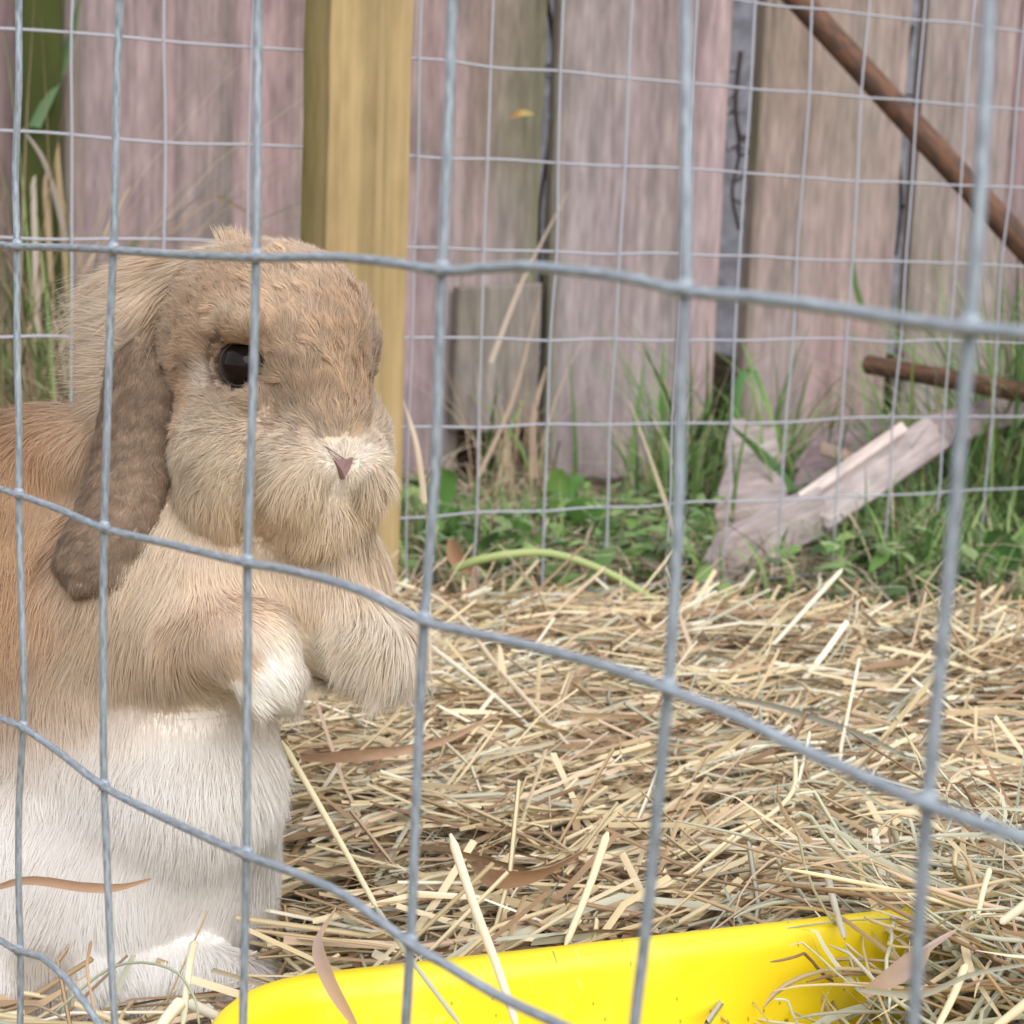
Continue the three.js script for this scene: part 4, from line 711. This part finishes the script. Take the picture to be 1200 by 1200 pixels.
// the curved pale green stalk
stalk('bent_stem', [W(530, 668, 1.03), W(566, 655, 1.02), W(640, 648, 1.02), W(710, 670, 1.01), W(772, 706, 1.0)], 0.0052, [0.42, 0.5, 0.2], 'thick pale green stem arched over at the far edge of the hay', 'plant stem');
// broad leaved weeds
function weed(px, py, d, leaves, label) {
  const q = W(px, py, d), base = V(q.x, 0, q.z), o = thing('weed_plant', base, label, 'weed');
  const st = new Acc(); st.tube(curve([base.clone(), base.clone().add(V(0.002, q.y * 0.5, 0)), q], 6), (t) => 0.0016 - 0.0006 * t, 6, [0.14, 0.2, 0.06]); part('stem', st.geo(), plantMat, o);
  for (const [x0, y0, x1, y1, w, c] of leaves) {
    const a = W(x0, y0, d), b = W(x1, y1, d - 0.015), L = a.distanceTo(b), dir = b.clone().sub(a), acc = new Acc(), pts = []; for (let k = 0; k < 8; k++) { const t = k / 7; pts.push(a.clone().addScaledVector(dir, t).add(V(0, L * 0.22 * Math.sin(Math.PI * t), 0.1 * L * t))); }
    const sd = dir.clone().cross(TOWARD).normalize().addScaledVector(TOWARD, 0.5);
    acc.blade(pts, (t) => w * Math.pow(Math.sin(Math.PI * clamp(0.03 + 0.95 * t, 0, 1)), 0.8) * (1 + 0.12 * Math.sin(t * 30)), sd, vary(c, 0.12), 0.3); part('leaf', acc.geo(), plantMat, o);
  }
}
const G1 = [0.13, 0.3, 0.06], G2 = [0.2, 0.36, 0.08], G3 = [0.08, 0.2, 0.05];
weed(645, 625, 1.42, [[645, 610, 660, 550, 0.018, G2], [645, 615, 640, 575, 0.014, G2], [645, 620, 685, 560, 0.014, G1]], 'bright green weed with upright leaves before the grey board right of the hole');
weed(690, 660, 1.3, [[715, 665, 662, 590, 0.03, G1], [700, 665, 700, 610, 0.016, G1]], 'weed with one broad slanted leaf just right of the arched stem');
weed(590, 665, 1.25, [[590, 670, 545, 655, 0.026, G3], [590, 665, 575, 618, 0.02, G2], [595, 668, 622, 612, 0.02, G1], [585, 670, 600, 690, 0.024, [0.1, 0.26, 0.12]], [600, 660, 640, 640, 0.014, G2]], 'leafy low weed under the arched stem left of the far mesh middle');
weed(520, 640, 1.24, [[520, 650, 500, 610, 0.02, G3], [520, 650, 540, 600, 0.018, G1], [522, 655, 560, 640, 0.022, G3], [515, 660, 490, 650, 0.02, G3], [520, 600, 528, 550, 0.014, G1]], 'dark green weed between the post and the hay edge');
weed(815, 640, 1.34, [[815, 650, 835, 600, 0.018, G1], [815, 655, 790, 620, 0.016, G1], [818, 660, 845, 640, 0.02, [0.22, 0.38, 0.16]]], 'small weed in front of the lilac grey offcut');
weed(1165, 650, 1.22, [[1165, 680, 1195, 640, 0.02, G3], [1165, 680, 1140, 645, 0.018, G1], [1165, 675, 1170, 620, 0.018, G3], [1160, 685, 1120, 670, 0.02, G1]], 'weed clump at the right border behind the hay');
// tall grass blades that stand out
const bladeThing = (pts, w, c, label, cat = 'grass blade', nm = 'grass_blade', grp) => { const acc = new Acc(); acc.blade(curve(pts, 12), (t) => w * (1 - 0.85 * t * t), RIGHT.clone().addScaledVector(TOWARD, 0.3), c, 0.3); const o = solo(nm, acc.geo(), plantMat, pts[0].clone(), label, cat); if (grp) o.userData.group = grp; return o; };
bladeThing([W(945, 610, 1.38), W(905, 545, 1.42), W(858, 500, 1.42)], 0.011, [0.09, 0.2, 0.05], 'wide green blade slanting across the lilac grey offcut');
bladeThing([W(790, 600, 1.48), W(776, 500, 1.48), W(778, 402, 1.48)], 0.007, [0.12, 0.28, 0.05], 'tall green blade beside the thick middle wire');
bladeThing([W(862, 560, 1.5), W(866, 450, 1.5), W(880, 432, 1.5), W(896, 470, 1.48)], 0.008, [0.1, 0.25, 0.06], 'green blade bent over like a hook before the fence gap');
bladeThing([W(735, 620, 1.45), W(742, 520, 1.46), W(755, 425, 1.46)], 0.006, [0.15, 0.28, 0.06], 'slim light green blade left of the tall green blade');
bladeThing([W(1010, 360, 1.5), W(1002, 330, 1.5), W(1000, 300, 1.5)], 0.005, [0.1, 0.2, 0.05], 'short green blade tip on the pink board under the pole');
bladeThing([W(575, 425, 1.5), W(612, 330, 1.5), W(666, 224, 1.48)], 0.0042, [0.62, 0.5, 0.4], 'long dry straw leaning against the fence gap, pointing up right', 'dry reed', 'dry_reed');
bladeThing([W(560, 560, 1.5), W(600, 470, 1.52), W(632, 350, 1.54)], 0.004, [0.5, 0.38, 0.27], 'dry straw rising from the hole towards the fence gap', 'dry reed', 'dry_reed');
bladeThing([W(625, 560, 1.5), W(625, 490, 1.5), W(640, 430, 1.52)], 0.007, [0.45, 0.33, 0.24], 'brown dry leaf blade standing in front of the hole', 'dry reed', 'dry_reed');
bladeThing([W(498, 590, 1.02), W(488, 520, 1.02), W(472, 468, 1.03)], 0.0034, [0.74, 0.6, 0.45], 'thin pale reed beside the lower end of the timber post', 'dry reed', 'dry_reed');
bladeThing([W(540, 700, 1.1), W(505, 620, 1.06), W(480, 500, 1.02)], 0.002, [0.66, 0.54, 0.38], 'very thin dry stem bending up right of the post', 'dry reed', 'dry_reed');
bladeThing([W(800, 650, 1.2), W(770, 560, 1.22), W(738, 470, 1.24)], 0.003, [0.6, 0.48, 0.34], 'thin dry stem crossing the grass left of the thick middle wire', 'dry reed', 'dry_reed');
// mossy post and reeds in the gap at the left
{
  const a = fenceAt(27, 250, 0.05), b = fenceAt(72, 250, 0.05), w = a.distanceTo(b), m = a.clone().lerp(b, 0.5), g = boardGeo(w * 1.05, 1.15, 0.03, 0.004, 0, 24); boxUV(g, 0.1, 0.1); g.rotateY(fenceTurn); const base = V(m.x, 0, m.z); g.translate(m.x, 0, m.z);
  const moss = texture(256, 512, (u, v) => { const n = fbm(u * 18, v * 26, 7, 4), k = fbm(u * 5, v * 7, 17, 3); return [0.22 + 0.16 * n + 0.06 * k, 0.25 + 0.19 * n + 0.04 * k, 0.1 + 0.1 * n]; });
  solo('mossy_post', g, std({ map: moss, bumpMap: moss, bumpScale: 0.004, color: lin(0.5, 0.5, 0.5), roughness: 1 }), base, 'dark green mossy post in the fence gap at the upper left', 'post');
}
const reed = (pts, w, c, label) => bladeThing(pts, w, c, label, 'dry reed', 'dry_reed');
reed([W(44, 400, 1.4), W(38, 180, 1.42), W(34, -20, 1.44)], 0.0055, [0.6, 0.5, 0.42], 'broad pale reed in front of the mossy post');
reed([W(60, 330, 1.42), W(45, 120, 1.42), W(30, -20, 1.42)], 0.005, [0.55, 0.4, 0.25], 'narrow tan reed crossing the mossy post');
reed([W(82, 360, 1.42), W(66, 170, 1.42), W(62, -20, 1.42)], 0.006, [0.5, 0.37, 0.2], 'tan reed along the right edge of the mossy post');
reed([W(82, 300, 1.42), W(52, 190, 1.4), W(26, 150, 1.4)], 0.005, [0.5, 0.42, 0.38], 'greyish broken reed slanting low across the mossy post');
reed([W(40, 150, 1.4), W(75, 70, 1.42), W(96, -10, 1.42)], 0.011, [0.1, 0.19, 0.07], 'dark green blade leaning right over the mossy post');
reed([W(98, 290, 1.5), W(115, 150, 1.5), W(128, -10, 1.5)], 0.004, [0.34, 0.26, 0.13], 'thin brown stem with a node before the left fence board');
reed([W(150, 300, 1.5), W(115, 120, 1.5), W(85, 40, 1.5)], 0.003, [0.45, 0.34, 0.2], 'very thin stem crossing the brown stem on the left fence board');
reed([W(200, 275, 1.5), W(226, 250, 1.5), W(256, 230, 1.5)], 0.003, [0.42, 0.33, 0.2], 'left half of a bent stem above the rabbit head');
reed([W(254, 230, 1.5), W(290, 250, 1.5), W(330, 290, 1.5)], 0.003, [0.42, 0.33, 0.2], 'right half of a bent stem above the rabbit head');
reed([W(20, 420, 1.4), W(50, 330, 1.42), W(38, 260, 1.42)], 0.004, [0.55, 0.42, 0.28], 'pale reed behind the rabbit back at the left border');
reed([W(100, 390, 1.42), W(96, 320, 1.42), W(70, 220, 1.42)], 0.005, [0.42, 0.32, 0.24], 'brown reed just above the pale neck fur of the rabbit');
// creepers hanging in the gaps of the fence
function creeper(pts, label, n) {
  const o = thing('creeper_vine', pts[0].clone(), label, 'vine'), acc = new Acc(), c = curve(pts, 30); acc.tube(c, (t) => 0.0024 - 0.001 * t, 6, [0.09, 0.06, 0.06]); part('stem', acc.geo(), plantMat, o);
  for (let k = 0; k < n; k++) { const p = c[Math.floor(rr(1, 29))], q = new Acc(), e = p.clone().addScaledVector(RIGHT, 0.02 * gauss()).addScaledVector(UP, 0.014 * gauss()), f = e.clone().addScaledVector(RIGHT, 0.01 * gauss()).addScaledVector(UP, 0.01 * gauss()); q.tube(curve([p.clone(), e, f], 6), (t) => 0.0013 - 0.0008 * t, 5, [0.1, 0.07, 0.06]); part('twig', q.geo(), plantMat, o); }
}
const off = -0.03, fa = (x, y) => fenceAt(x, y, off);
creeper([fa(868, 60), fa(862, 120), fa(866, 180), fa(858, 225), fa(866, 270)], 'dark leafless creeper hanging in the fence gap right of the pink strip', 12);
creeper([fa(640, -10), fa(652, 90), fa(640, 190), fa(632, 250), fa(634, 340)], 'dark mossy creeper stem in the fence gap right of the post', 5);
creeper([fa(1068, 30), fa(1052, 140), fa(1056, 240), fa(1050, 300)], 'thin dark creeper in the fence gap behind the leaning pole', 4);
{ const acc = new Acc(); acc.blade(curve([fenceAt(598, 138, 0.012), fenceAt(612, 132, 0.02), fenceAt(626, 134, 0.016)], 8), (t) => 0.0055 * Math.sin(Math.PI * clamp(t * 0.9 + 0.06, 0, 1)), UP, [0.62, 0.3, 0.1], 0.3, [0.45, 0.42, 0.12]); solo('autumn_leaf', acc.geo(), plantMat, fenceAt(612, 134, 0.012), 'small orange leaf on the pink fence board beside the gap', 'leaf'); }

renderer.render(scene, camera);
